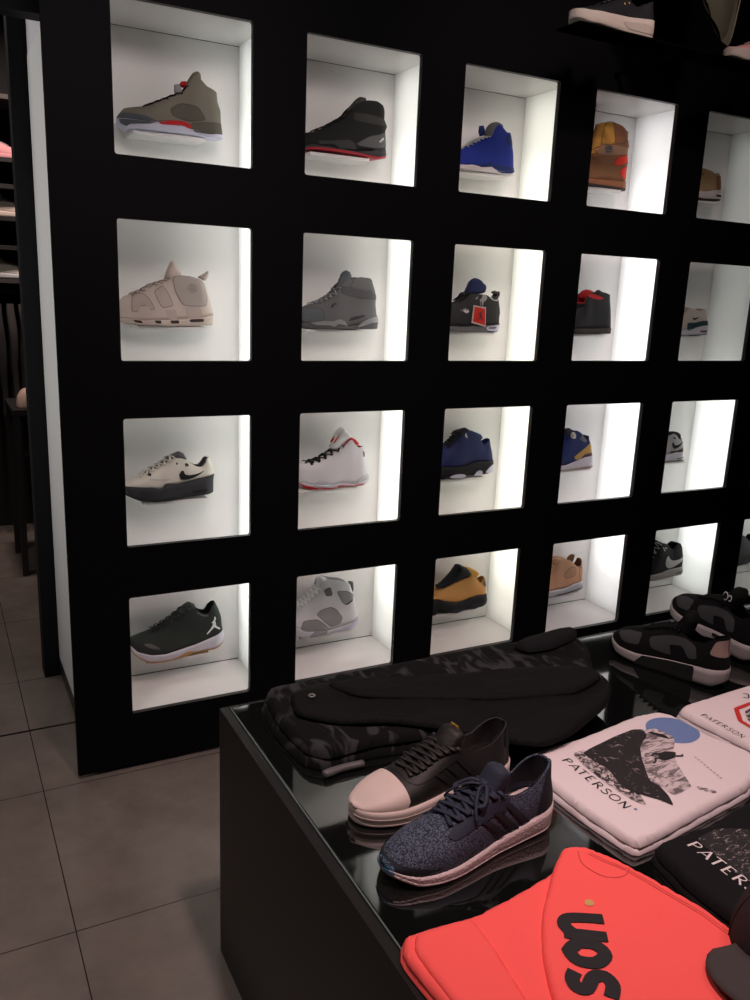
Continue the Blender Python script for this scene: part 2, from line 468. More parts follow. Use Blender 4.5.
# side profiles of the wall sneakers, metres: x from the heel, z from the ledge
SHOES = {
'olive_high': {'row':0,'col':0,'wx':0.3343,'wz':-0.2768,'top':[(0.2961,0.0273),(0.2902,0.038),(0.2787,0.0533),(0.2589,0.0585),(0.2142,0.0673),(0.1732,0.0866),(0.1409,0.1028),(0.1154,0.1122),(0.0988,0.1448),(0.0847,0.1609),(0.066,0.1513),(0.052,0.1369),(0.0284,0.1298),(0.0164,0.1252)],'mid':[(0.2962,0.0253),(0.2687,0.0226),(0.2199,0.0203),(0.1837,0.0246),(0.1423,0.0294),(0.1052,0.0172),(0.077,0.0142),(0.0436,0.0117),(-0.0,0.0153)],'bot':[(0.2953,0.0135),(0.2738,0.0),(0.1887,0.0016),(0.0485,0.0015),(-0.0038,0.0056)],'heel':[(0.0164,0.1252),(0.0141,0.1007),(0.0055,0.081),(0.0047,0.0476),(0.0,0.0102)],'tongue':[(0.1178,0.1099),(0.0987,0.1509),(0.0844,0.171),(0.0728,0.1767),(0.0634,0.1699),(0.0614,0.1519),(0.0665,0.1146),(0.1041,0.0934)],'ov':[('toe_foxing','navygrey','both',[(0.2959,0.0333),(0.2879,0.0391),(0.2594,0.0385),(0.224,0.034),(0.195,0.0233),(0.2201,0.0143),(0.269,0.0106),(0.2759,0.0038),(0.291,0.012)]),('side_window','dkolive','upper',[(0.1578,0.0622),(0.1275,0.0802),(0.0809,0.0779),(0.0576,0.0456),(0.1049,0.0379),(0.1512,0.0447)]),('red_panel','red','both',[(0.1973,0.0242),(0.1837,0.0246),(0.1653,0.032),(0.1237,0.0357),(0.1028,0.0299),(0.1006,0.0157),(0.1239,0.0233),(0.1883,0.0171)]),('heel_foxing','dkolive','both',[(0.1026,0.0341),(0.0672,0.0403),(0.0047,0.0455),(0.0015,0.0185),(0.0436,0.0096),(0.0959,0.01)]),('sole_vent','black','sole',[(0.0722,0.021),(0.0315,0.0227),(0.0291,0.0162),(0.0675,0.0132)]),('collar_piping','red','far',[(0.0659,0.1574),(0.0473,0.1375),(0.0235,0.1325),(0.0179,0.1271),(0.038,0.1183),(0.0638,0.1394)]),('tongue_pull','red','center',[(0.1229,0.1355),(0.1173,0.1443),(0.1034,0.147),(0.0988,0.1428),(0.1013,0.1303),(0.1175,0.1281)])],'thr':[0.226,0.109],'mats':{'upper':'olive','mid':'lilac','out':'lilac','lining':'red','tongue':'olive','lace':'black'},'lock':(0.1264,0.1222,'grey5')},
'black_red_high': {'row':0,'col':1,'wx':0.3457,'wz':-0.2883,'top':[(0.285,0.0527),(0.2537,0.0598),(0.2132,0.0774),(0.1544,0.1122),(0.1343,0.1352),(0.1094,0.157),(0.0814,0.1672),(0.048,0.1691),(0.0235,0.1601),(0.0094,0.1409)],'mid':[(0.284,0.0138),(0.2684,0.0211),(0.248,0.0176),(0.1882,0.0144),(0.1177,0.014),(0.0701,0.0208),(0.0019,0.0238)],'bot':[(0.2838,0.0034),(0.2614,0.0069),(0.1222,0.0059),(0.0449,0.0),(0.0022,0.0101)],'heel':[(0.0094,0.1409),(0.0107,0.1196),(0.0,0.1017),(0.007,0.0854),(0.0031,0.0471),(0.0012,0.0121)],'tongue':[(0.1452,0.1152),(0.1301,0.1469),(0.1099,0.17),(0.0962,0.1792),(0.0818,0.1773),(0.0766,0.1667),(0.0803,0.1418),(0.1123,0.1153)],'ov':[('side_panel','dkgrey','upper',[(0.2484,0.0306),(0.2118,0.0327),(0.1659,0.0413),(0.1473,0.0441),(0.1281,0.0378),(0.1203,0.0195),(0.1558,0.0196),(0.179,0.0153),(0.1979,0.0266),(0.2436,0.0218)]),('heel_counter','grey3','upper',[(0.1187,0.0368),(0.0955,0.0508),(0.072,0.0629),(0.0434,0.0699),(0.0089,0.0852),(0.0029,0.0432),(0.0415,0.0314),(0.109,0.0321)]),('heel_wedge','dkgrey','both',[(0.0748,0.0164),(0.056,0.028),(0.0024,0.0335),(0.0016,0.018),(0.0408,0.016)]),('ankle_strap','grey2','upper',[(0.1292,0.1246),(0.0843,0.1262),(0.0068,0.1182),(0.0007,0.0977),(0.0448,0.1004),(0.1259,0.1024)]),('ankle_patch','black','upper',[(0.0709,0.1467),(0.0474,0.1552),(0.0277,0.1463),(0.0243,0.1276),(0.0462,0.1288),(0.0681,0.1357)]),('chrome_mark','grey7','upper',[(0.0424,0.0507),(0.0261,0.066),(0.021,0.0626),(0.035,0.0495)])],'thr':[0.254,0.12],'mats':{'upper':'black','mid':'dkgrey','out':'redsole','lining':'black','tongue':'dkgrey','lace':'black'}},
'blue_high': {'row':0,'col':2,'wx':0.322,'wz':-0.2833,'top':[(0.222,0.0671),(0.199,0.0767),(0.171,0.0941),(0.1425,0.1088),(0.1096,0.1183),(0.1024,0.1422),(0.087,0.1599),(0.0711,0.1517),(0.0505,0.1367),(0.0372,0.1383),(0.0233,0.1341)],'mid':[(0.2198,0.0143),(0.2017,0.0176),(0.172,0.0162),(0.1421,0.0163),(0.1162,0.0218),(0.0963,0.012),(0.0731,0.0098),(0.0043,0.021)],'bot':[(0.2187,0.0),(0.1633,0.001),(0.0877,0.0016),(0.026,0.0025),(-0.0003,0.0065)],'heel':[(0.0233,0.1341),(0.0166,0.1056),(0.0076,0.0741),(0.0035,0.033),(0.0,0.0094)],'tongue':[(0.1187,0.1144),(0.1143,0.1494),(0.1024,0.1637),(0.0841,0.1697),(0.0646,0.164),(0.059,0.1531),(0.0721,0.1226),(0.0977,0.111)],'ov':[('toe_foxing','navy2','both',[(0.1777,0.0185),(0.1468,0.0274),(0.1172,0.0334),(0.1019,0.032),(0.1011,0.0233),(0.142,0.0157),(0.1643,0.0135)]),('heel_foxing','navy2','both',[(0.1019,0.032),(0.0594,0.0274),(0.0032,0.03),(0.0035,0.021),(0.0264,0.0069),(0.0726,0.0039),(0.0941,0.0092)]),('ankle_patch','navy2','upper',[(0.0535,0.1277),(0.0227,0.1283),(0.0171,0.1026),(0.0352,0.0976),(0.0513,0.1046)])],'thr':[0.206,0.121],'mats':{'upper':'blue','mid':'offwhite','out':'offwhite','lining':'grey5','tongue':'grey4','lace':'grey6'},'lock':(0.1376,0.1381,'navy2')},
'wheat_boot': {'row':0,'col':3,'wx':0.3108,'wz':-0.279,'top':[(0.1831,0.0919),(0.1662,0.1043),(0.155,0.1455),(0.1475,0.1861),(0.1394,0.2214),(0.1082,0.2266),(0.0966,0.2253),(0.0575,0.2181),(0.0282,0.2028),(0.0093,0.2064)],'mid':[(0.1758,0.0227),(0.1253,0.0261),(0.0682,0.0287),(0.002,0.0293)],'bot':[(0.1729,0.0013),(0.0914,0.0019),(0.0035,0.0)],'heel':[(0.0093,0.2064),(0.0116,0.1832),(0.0002,0.1519),(0.0075,0.1429),(0.0008,0.0944),(0.0056,0.0664),(0.0,0.0031)],'tongue':[(0.168,0.1041),(0.1568,0.1586),(0.1467,0.2074),(0.1378,0.2237),(0.1081,0.2263),(0.0934,0.2031),(0.1135,0.1314),(0.1403,0.107)],'ov':[('shaft_panel','wheat2','upper',[(0.1392,0.2201),(0.1042,0.2252),(0.0907,0.158),(0.1122,0.1489),(0.1532,0.1457)]),('shaft_side','brown2','upper',[(0.102,0.2233),(0.0573,0.2168),(0.0318,0.201),(0.0178,0.1852),(0.0417,0.1635),(0.0862,0.1532)]),('ankle_strap','tan3','upper',[(0.1743,0.1367),(0.1083,0.148),(0.0121,0.1478),(0.0069,0.1266),(0.103,0.111),(0.1742,0.1088)]),('strap_buckle','grey3','upper',[(0.141,0.1391),(0.1042,0.1458),(0.0985,0.1195),(0.1336,0.1131)]),('red_wing','brightred','upper',[(0.0894,0.0826),(0.0721,0.1088),(0.0351,0.1195),(0.0068,0.1129),(0.009,0.1018),(0.0605,0.0815)]),('red_heel','brightred','upper',[(0.0575,0.0613),(0.0438,0.0736),(0.005,0.0884),(-0.0,0.042),(0.0309,0.0391),(0.0456,0.046)]),('heel_pull','black','upper',[(0.0118,0.107),(0.0014,0.108),(-0.0001,0.0931),(0.0084,0.0922)]),('heel_pull','brown2','upper',[(0.0268,0.1679),(0.0058,0.1784),(0.0,0.1505),(0.024,0.1493)])],'thr':[0.205,0.154],'mats':{'upper':'brown','mid':'brown2','out':'dkbrown','lining':'wheat','tongue':'wheat','lace':'brown2'},'boot':1},
'tan_low': {'row':0,'col':4,'wx':0.2935,'wz':-0.2838,'top':[(0.1237,0.0907),(0.1173,0.103),(0.0992,0.1086),(0.0853,0.1129),(0.0695,0.1076),(0.0533,0.1013),(0.0416,0.1025),(0.0336,0.1072),(0.0236,0.1101)],'mid':[(0.1225,0.0303),(0.0967,0.0345),(0.0683,0.0409),(0.0048,0.0465)],'bot':[(0.1197,0.0),(0.055,0.0034),(0.0013,0.0068)],'heel':[(0.0236,0.1101),(0.0143,0.1011),(0.0102,0.0778),(0.0062,0.0464),(0.0,0.023),(0.0015,0.0078)],'tongue':[(0.1198,0.1008),(0.1151,0.1148),(0.1018,0.122),(0.0864,0.1186),(0.0605,0.1075),(0.0821,0.0966),(0.1079,0.0922)],'ov':[('air_window','dkgrey','sole',[(0.0577,0.025),(0.0233,0.026),(0.0188,0.0184),(0.0518,0.0176)]),('heel_panel','brown2','upper',[(0.0547,0.0934),(0.0165,0.097),(0.0063,0.0543),(0.0514,0.0464)])],'thr':[0.182,0.117],'mats':{'upper':'tan2','mid':'offwhite','out':'dkbrown','lining':'brown','tongue':'tan','lace':'tan'}},
'beige_letters': {'row':1,'col':0,'wx':0.3044,'wz':-0.2806,'top':[(0.2778,0.0653),(0.2638,0.0798),(0.2425,0.0866),(0.2167,0.0956),(0.1905,0.1127),(0.1687,0.1197),(0.1424,0.1288),(0.1268,0.1397),(0.1023,0.1448),(0.0756,0.1439),(0.0487,0.1368),(0.0261,0.1231)],'mid':[(0.2802,0.0208),(0.2489,0.0174),(0.2103,0.0161),(0.1535,0.0173),(0.0999,0.0204),(0.0499,0.0257),(0.0037,0.0352)],'bot':[(0.2805,0.0086),(0.2408,0.0019),(0.1138,0.0),(0.0086,0.0044)],'heel':[(0.0261,0.1231),(0.0193,0.1024),(0.0127,0.0816),(0.0059,0.0565),(0.0,0.0353),(0.004,0.0075)],'tongue':[(0.1467,0.1307),(0.1392,0.1554),(0.1292,0.1782),(0.1246,0.1845),(0.1176,0.1849),(0.109,0.1731),(0.0969,0.1512),(0.0944,0.1411),(0.1204,0.1256)],'ov':[('letter_panel','beige2','upper',[(0.2482,0.0398),(0.2428,0.0785),(0.2297,0.089),(0.2105,0.0877),(0.198,0.0718),(0.1856,0.0475),(0.1987,0.0451),(0.2071,0.0572),(0.2242,0.0567),(0.2311,0.0402)]),('letter_panel','beige2','upper',[(0.1779,0.099),(0.1558,0.114),(0.1283,0.0594),(0.1637,0.0522),(0.1824,0.0927)]),('letter_panel','beige3','upper',[(0.1268,0.1376),(0.1024,0.144),(0.0667,0.1431),(0.0352,0.1269),(0.0264,0.0854),(0.0312,0.06),(0.0993,0.0602),(0.121,0.0989)]),('letter_hole','beige4','upper',[(0.0874,0.1104),(0.0805,0.121),(0.0669,0.1236),(0.0557,0.1157),(0.0545,0.1033),(0.0673,0.0966),(0.083,0.1002)]),('letter_base','beige2','both',[(0.1551,0.0463),(0.1219,0.0471),(0.1179,0.0201),(0.1468,0.0195)]),('letter_base','beige2','both',[(0.0971,0.0561),(0.0496,0.0595),(0.0408,0.0238),(0.0864,0.0228)]),('sole_window','dkbrown','sole',[(0.2468,0.0162),(0.2254,0.015),(0.2201,0.0077),(0.2406,0.0093)]),('sole_window','dkbrown','sole',[(0.1886,0.0157),(0.1689,0.0161),(0.1678,0.0074),(0.1836,0.0079)]),('sole_window','dkbrown','sole',[(0.1425,0.0166),(0.1144,0.0176),(0.1145,0.0084),(0.1382,0.008)]),('sole_window','dkbrown','sole',[(0.0841,0.0208),(0.0398,0.0234),(0.0399,0.0145),(0.0811,0.0124)]),('pull_tab','beige2','center',[(0.0487,0.143),(0.0304,0.1521),(0.0144,0.1631),(0.0121,0.1549),(0.0214,0.1337),(0.0306,0.1334)])],'thr':[0.248,0.144],'mats':{'upper':'beige','mid':'beige','out':'beige2','lining':'beige3','tongue':'beige','lace':'beige2'}},
'grey_high': {'row':1,'col':1,'wx':0.3413,'wz':-0.2852,'top':[(0.2774,0.0634),(0.2501,0.0751),(0.2162,0.0834),(0.1694,0.1088),(0.1528,0.1334),(0.1357,0.1489),(0.1054,0.1612),(0.0788,0.166),(0.0428,0.1637),(0.0263,0.1513)],'mid':[(0.2764,0.0174),(0.2401,0.0162),(0.1751,0.0155),(0.1173,0.0089),(0.0682,0.0193),(-0.0004,0.0243)],'bot':[(0.2761,0.0045),(0.2526,0.0),(0.1304,0.0003),(0.0032,0.003)],'heel':[(0.0263,0.1513),(0.0146,0.1234),(0.0116,0.1007),(0.0126,0.0816),(0.0079,0.0511),(0.0,0.032),(0.0033,0.0049)],'tongue':[(0.1546,0.126),(0.1426,0.156),(0.1325,0.1785),(0.1218,0.1863),(0.1084,0.1814),(0.1033,0.165),(0.1177,0.1384),(0.1348,0.123)],'ov':[('toe_box','bluegrey','upper',[(0.2774,0.0615),(0.22,0.0648),(0.2126,0.0316),(0.2403,0.0236),(0.2764,0.0211)]),('sole_wave','grey5','both',[(0.2573,0.0196),(0.2189,0.0259),(0.1841,0.0247),(0.1581,0.0327),(0.1357,0.0256),(0.124,0.0069),(0.1398,0.0142),(0.1619,0.0176),(0.1792,0.0079),(0.1969,0.0132),(0.24,0.0125)]),('sole_wave','grey5','both',[(0.0947,0.0054),(0.0774,0.0229),(0.0417,0.0389),(0.0006,0.0455),(-0.0004,0.0243),(0.041,0.0217)]),('ankle_strap','grey3','upper',[(0.1484,0.1336),(0.0998,0.1335),(0.0179,0.1157),(0.0147,0.0968),(0.0716,0.0989),(0.1476,0.1096)]),('ankle_patch','grey4','upper',[(0.101,0.1614),(0.0654,0.1647),(0.038,0.1564),(0.032,0.1266),(0.0636,0.1236),(0.1175,0.131)]),('side_vent','dkgrey','upper',[(0.1269,0.0258),(0.114,0.0393),(0.0694,0.0478),(0.0602,0.0442),(0.0958,0.0321)]),('eyelet','dkgrey','upper',[(0.1898,0.0675),(0.1837,0.0788),(0.1728,0.0828),(0.1662,0.0774),(0.177,0.0764),(0.1832,0.0665)])],'thr':[0.25,0.155],'mats':{'upper':'grey4','mid':'grey3','out':'grey3','lining':'dkgrey','tongue':'bluegrey','lace':'grey5'}},
'black_tagged': {'row':1,'col':2,'wx':0.31,'wz':-0.2777,'top':[(0.2088,0.096),(0.1915,0.0994),(0.1645,0.1162),(0.1514,0.1311),(0.119,0.1294),(0.079,0.1279),(0.0641,0.124),(0.0445,0.1114),(0.0296,0.1104),(0.017,0.1345),(0.0066,0.1423)],'mid':[(0.2067,0.0191),(0.1747,0.0183),(0.1391,0.0219),(0.1099,0.0195),(0.0773,0.023),(0.0016,0.029)],'bot':[(0.207,0.0001),(0.1192,0.0),(0.0309,0.0011),(0.0054,0.0093)],'heel':[(0.0066,0.1423),(0.0048,0.1231),(0.0116,0.1169),(0.0054,0.0903),(0.0002,0.0666),(0.0045,0.0485),(0.0,0.0245),(0.0046,0.0093)],'tongue':[(0.1513,0.1297),(0.1436,0.1444),(0.1299,0.1738),(0.1164,0.1837),(0.1019,0.1823),(0.0749,0.1645),(0.0682,0.1502),(0.0758,0.1324),(0.1116,0.1267)],'ov':[('collar_trim','grey6','upper',[(0.079,0.1279),(0.0643,0.1269),(0.0448,0.1143),(0.0279,0.1119),(0.0183,0.1285),(0.0152,0.1227),(0.0256,0.107),(0.0481,0.1098),(0.0676,0.1224)]),('heel_sole','lilac','both',[(0.0787,0.0185),(0.0404,0.0237),(0.0015,0.0281),(0.0047,0.0108),(0.031,0.0029),(0.072,0.0052)]),('heel_stripe','navy','both',[(0.072,0.0052),(0.0312,0.0044),(0.0049,0.0123),(0.0087,0.0047),(0.0309,0.0011),(0.0717,0.001)]),('air_window','grey4','both',[(0.0694,0.0172),(0.0399,0.0192),(0.0322,0.0164),(0.043,0.0123),(0.0689,0.0118)]),('toe_foxing','black','both',[(0.2074,0.0293),(0.1646,0.0273),(0.1362,0.0308),(0.139,0.0204),(0.1746,0.0168),(0.2066,0.0183)]),('heel_tab','dkolive','center',[(0.0415,0.1395),(0.0254,0.1445),(0.0101,0.1407),(0.0016,0.1291),(0.0101,0.1199),(0.0203,0.1299),(0.0373,0.1338)]),('crown_mark','grey7','upper',[(0.1913,0.0734),(0.1841,0.0721),(0.1785,0.0679),(0.1776,0.0795),(0.1723,0.071),(0.1689,0.0813),(0.1663,0.0711),(0.1596,0.0771),(0.1581,0.0713),(0.1543,0.0691),(0.1638,0.0624),(0.1729,0.0651)]),('lace_cage','grey5','upper',[(0.1249,0.1132),(0.1164,0.1193),(0.113,0.1223),(0.1161,0.1158),(0.1218,0.1109)]),('lace_cage','grey5','upper',[(0.1064,0.1079),(0.0963,0.117),(0.0934,0.1259),(0.0828,0.1292),(0.0745,0.1178),(0.081,0.1088),(0.0916,0.104),(0.0925,0.0937),(0.0977,0.0906),(0.0969,0.1024)])],'thr':[0.191,0.145],'mats':{'upper':'charcoal','mid':'grey4','out':'grey4','lining':'grey4','tongue':'navy','lace':'black'},'tag':(0.1167,0.0577)},
'black_redtongue': {'row':1,'col':3,'wx':0.3144,'wz':-0.2805,'top':[(0.182,0.1023),(0.1586,0.1078),(0.1531,0.1394),(0.1447,0.1493),(0.1128,0.1529),(0.0982,0.1655),(0.0741,0.1567),(0.0573,0.1549),(0.0193,0.1452)],'mid':[(0.1795,0.0196),(0.095,0.021),(0.0019,0.0238)],'bot':[(0.1786,0.0),(0.0923,0.0007),(0.0022,0.0025)],'heel':[(0.0193,0.1452),(0.018,0.1243),(0.0114,0.0948),(0.0046,0.0476),(0.0,0.0226),(0.0022,0.0025)],'tongue':[(0.155,0.1297),(0.1515,0.1515),(0.137,0.1641),(0.1175,0.1636),(0.0966,0.1535),(0.0743,0.1347),(0.1092,0.1263)],'ov':[('collar_stripe','red','upper',[(0.1507,0.1455),(0.112,0.1469),(0.0712,0.1361),(0.072,0.1299),(0.1095,0.1287),(0.1515,0.1394)]),('collar_flap','dkolive2','upper',[(0.1143,0.1637),(0.0985,0.1675),(0.0777,0.159),(0.0765,0.1505),(0.0928,0.15),(0.1115,0.1554)])],'thr':[0.212,0.158],'mats':{'upper':'charcoal2','mid':'dkbrown2','out':'black','lining':'red','tongue':'red','lace':'black'},'boot':1},
'white_teal_low': {'row':1,'col':4,'wx':0.3197,'wz':-0.2791,'top':[(0.1513,0.0907),(0.1401,0.1036),(0.1231,0.1093),(0.1016,0.1078),(0.0855,0.103),(0.0696,0.1002),(0.0552,0.1049),(0.0318,0.1119),(0.022,0.1089)],'mid':[(0.15,0.0254),(0.1263,0.0279),(0.0739,0.0416),(0.0002,0.0452)],'bot':[(0.1469,0.0),(0.0819,0.0019),(0.0056,0.0083)],'heel':[(0.022,0.1089),(0.0166,0.0941),(0.0102,0.0643),(0.0025,0.0537),(0.0,0.0409),(0.0029,0.0106)],'tongue':[(0.1423,0.0994),(0.1326,0.1122),(0.121,0.1146),(0.0989,0.11),(0.0885,0.1029),(0.1145,0.0959)],'ov':[('teal_mudguard','teal','both',[(0.1504,0.0529),(0.1007,0.0539),(0.0653,0.061),(0.0348,0.0632),(0.0048,0.0623),(0.0017,0.0462),(0.0678,0.0418),(0.1028,0.0326),(0.1343,0.0219),(0.1494,0.0223)]),('swoosh','black','upper',[(0.1167,0.0779),(0.1163,0.0726),(0.1084,0.0707),(0.0745,0.0774),(0.107,0.0633),(0.1168,0.0673),(0.1193,0.0726)]),('air_window','maroon','sole',[(0.0741,0.0181),(0.0691,0.0242),(0.055,0.0227),(0.029,0.0248),(0.0277,0.0177),(0.0537,0.0158)]),('sole_edge','dkteal','sole',[(0.1371,0.0044),(0.0825,0.0051),(0.0305,0.008),(0.006,0.0105),(0.0113,0.0057),(0.0819,0.0019),(0.1364,0.0006)])],'thr':[0.197,0.135],'mats':{'upper':'cream','mid':'lilacwhite','out':'grey5','lining':'pinkbeige','tongue':'pinkbeige','lace':'cream'}},
'white_black_low': {'row':2,'col':0,'wx':0.3048,'wz':-0.2711,'top':[(0.2793,0.0535),(0.269,0.059),(0.2402,0.0713),(0.2153,0.0861),(0.1902,0.0989),(0.1608,0.1136),(0.1374,0.1309),(0.1142,0.1297),(0.0931,0.1223),(0.0804,0.1113),(0.0632,0.0999),(0.046,0.0968),(0.0328,0.1087),(0.0261,0.1251),(0.0174,0.1225)],'mid':[(0.2794,0.0495),(0.2491,0.0503),(0.208,0.0479),(0.1749,0.0415),(0.1662,0.0563),(0.1241,0.0522),(0.0638,0.0643),(0.0023,0.0723)],'bot':[(0.279,0.0229),(0.2462,0.0082),(0.1968,0.0003),(0.1548,0.0),(0.0905,0.007),(0.0292,0.0102),(0.0049,0.0136)],'heel':[(0.0174,0.1225),(0.0086,0.1031),(0.0,0.0794),(0.0046,0.052),(0.0049,0.0136)],'tongue':[(0.1438,0.1271),(0.1373,0.137),(0.1225,0.1424),(0.1118,0.1468),(0.0971,0.1391),(0.0867,0.1199),(0.0974,0.1164),(0.1228,0.1239)],'ov':[('swoosh','black','upper',[(0.1072,0.0928),(0.1149,0.0904),(0.1215,0.0804),(0.1174,0.0656),(0.1047,0.0627),(0.081,0.0662),(0.0593,0.0745),(0.0373,0.0879),(0.0635,0.079),(0.0894,0.0764),(0.1022,0.0792)]),('air_window','black','sole',[(0.0837,0.0256),(0.0642,0.0297),(0.0313,0.0291),(0.0291,0.023),(0.0643,0.0212),(0.0816,0.0191)]),('toe_stitch','grey6','upper',[(0.2156,0.0739),(0.1743,0.0692),(0.1491,0.0697),(0.1491,0.0672),(0.1744,0.0663),(0.2096,0.0694)]),('eyelet','dkgrey','upper',[(0.2153,0.0861),(0.209,0.0898),(0.203,0.0854),(0.2064,0.0794),(0.2134,0.0811)]),('eyelet','dkgrey','upper',[(0.1017,0.1125),(0.0932,0.1128),(0.0882,0.1067),(0.0934,0.1016),(0.1002,0.1049)]),('eyelet','dkgrey','upper',[(0.1297,0.1161),(0.1246,0.1178),(0.1222,0.1128),(0.1273,0.1089)])],'thr':[0.237,0.133],'mats':{'upper':'bone','mid':'charcoal3','out':'charcoal2','lining':'grey3','tongue':'grey3','lace':'bone'}},
'white_red_high': {'row':2,'col':1,'wx':0.3298,'wz':-0.2714,'top':[(0.2635,0.0788),(0.2481,0.0886),(0.2244,0.0873),(0.1927,0.0945),(0.1531,0.1141),(0.1251,0.1289),(0.1054,0.1479),(0.0792,0.163),(0.0682,0.1462),(0.051,0.1309),(0.0343,0.1338),(0.0237,0.1314)],'mid':[(0.2645,0.0306),(0.2346,0.0214),(0.2026,0.0157),(0.1418,0.0134),(0.1213,0.0176),(0.0711,0.0087),(0.0379,0.0177),(0.0043,0.0268)],'bot':[(0.2643,0.0198),(0.2442,0.0051),(0.2023,0.0029),(0.1494,0.0),(0.1208,0.0047),(0.0709,0.002),(0.0372,0.0028),(0.0056,0.01)],'heel':[(0.0237,0.1314),(0.0182,0.1018),(0.0129,0.0757),(0.0053,0.0492),(0.0,0.0265),(0.0056,0.01)],'tongue':[(0.1496,0.1319),(0.1309,0.1794),(0.1114,0.2001),(0.1011,0.198),(0.0821,0.1829),(0.071,0.1644),(0.0853,0.1596),(0.1091,0.1372),(0.133,0.1221)],'ov':[('pod','silver','both',[(0.2227,0.0206),(0.215,0.0292),(0.197,0.0324),(0.1707,0.0263),(0.1539,0.0106),(0.1618,0.0056),(0.2146,0.0128)]),('pod','silver','both',[(0.063,0.0138),(0.0428,0.0366),(0.0177,0.0407),(0.0023,0.0304),(0.0058,0.0138),(0.0374,0.0084)]),('red_outsole','red','sole',[(0.2643,0.0198),(0.2544,0.0173),(0.2184,0.0095),(0.1536,0.0032),(0.1414,0.0053),(0.1494,-0.0007),(0.2422,0.0042)]),('red_outsole','red','sole',[(0.1395,0.0078),(0.1211,0.0095),(0.1043,0.0043),(0.1084,0.0024),(0.1373,0.0043)]),('red_outsole','red','sole',[(0.0669,0.0066),(0.0373,0.0058),(0.0311,0.0076),(0.0338,0.0018),(0.0646,0.0024)]),('heel_jewel','grey4','upper',[(0.0367,0.1101),(0.033,0.1209),(0.0276,0.1133),(0.0278,0.0986),(0.0337,0.0989)]),('collar_piping','red','upper',[(0.1151,0.1357),(0.1054,0.1479),(0.0854,0.1625),(0.0772,0.1636),(0.0771,0.16),(0.0853,0.1589),(0.1012,0.1466),(0.1122,0.1337)]),('tongue_stripe','redx','tongue',[(0.1502,0.1516),(0.1269,0.1811),(0.1248,0.1774),(0.1422,0.1531)]),('far_collar','redx','far',[(0.0773,0.1647),(0.0605,0.1615),(0.0392,0.1504),(0.0238,0.1333),(0.0342,0.1301),(0.0509,0.1283),(0.066,0.1436)]),('tongue_back','redx','center',[(0.1494,0.1534),(0.1269,0.1811),(0.1219,0.1755),(0.1412,0.1494)])],'thr':[0.244,0.114],'mats':{'upper':'silverwhite','mid':'silver','out':'pink','lining':'red','tongue':'white','lace':'black'}},
'navy_mid': {'row':2,'col':2,'wx':0.3292,'wz':-0.2757,'top':[(0.2303,0.1083),(0.2039,0.1211),(0.1796,0.1404),(0.163,0.1649),(0.145,0.172),(0.1149,0.1692),(0.0828,0.1457),(0.0655,0.1209),(0.0497,0.1154),(0.0318,0.1306),(0.0246,0.1367)],'mid':[(0.2279,0.0483),(0.1799,0.0454),(0.1425,0.0448),(0.1058,0.0571),(0.0601,0.0578),(0.0016,0.0545)],'bot':[(0.2289,0.0102),(0.1951,0.0016),(0.1615,0.0),(0.1358,0.0073),(0.0863,0.0058),(0.0635,0.0075),(0.0249,0.01),(0.0021,0.0168)],'heel':[(0.0246,0.1367),(0.0184,0.1106),(0.0105,0.0876),(0.0021,0.0512),(0.0,0.0281),(0.0021,0.0168)],'tongue':[(0.1678,0.1556),(0.1595,0.1679),(0.1418,0.1782),(0.1308,0.1809),(0.1152,0.1724),(0.1032,0.164),(0.1204,0.1441),(0.1504,0.1455)],'ov':[('pod','lilac','sole',[(0.2235,0.0115),(0.2037,0.0182),(0.1817,0.02),(0.1554,0.0176),(0.1377,0.0075),(0.1581,0.004),(0.1955,0.0064)]),('pod','lilac','sole',[(0.1075,0.0088),(0.0917,0.024),(0.0804,0.0265),(0.0684,0.0209),(0.0692,0.0069),(0.0901,0.005)]),('pod','lilac','both',[(0.0565,0.0169),(0.0387,0.0338),(0.0202,0.0441),(0.0016,0.0453),(0.0,0.0281),(0.0098,0.0156),(0.0367,0.0114)]),('collar_lining','blue2','far',[(0.1149,0.1692),(0.0882,0.165),(0.0409,0.1471),(0.0301,0.1338),(0.0461,0.1184),(0.06,0.1239),(0.0749,0.1422),(0.0871,0.1522)]),('tongue_mark','grey6','upper',[(0.1497,0.1612),(0.1453,0.1657),(0.1433,0.1593),(0.14,0.1466),(0.1463,0.15),(0.1512,0.1565)])],'thr':[0.221,0.158],'mats':{'upper':'navy','mid':'black2','out':'black2','lining':'navy','tongue':'black2','lace':'black2'}},
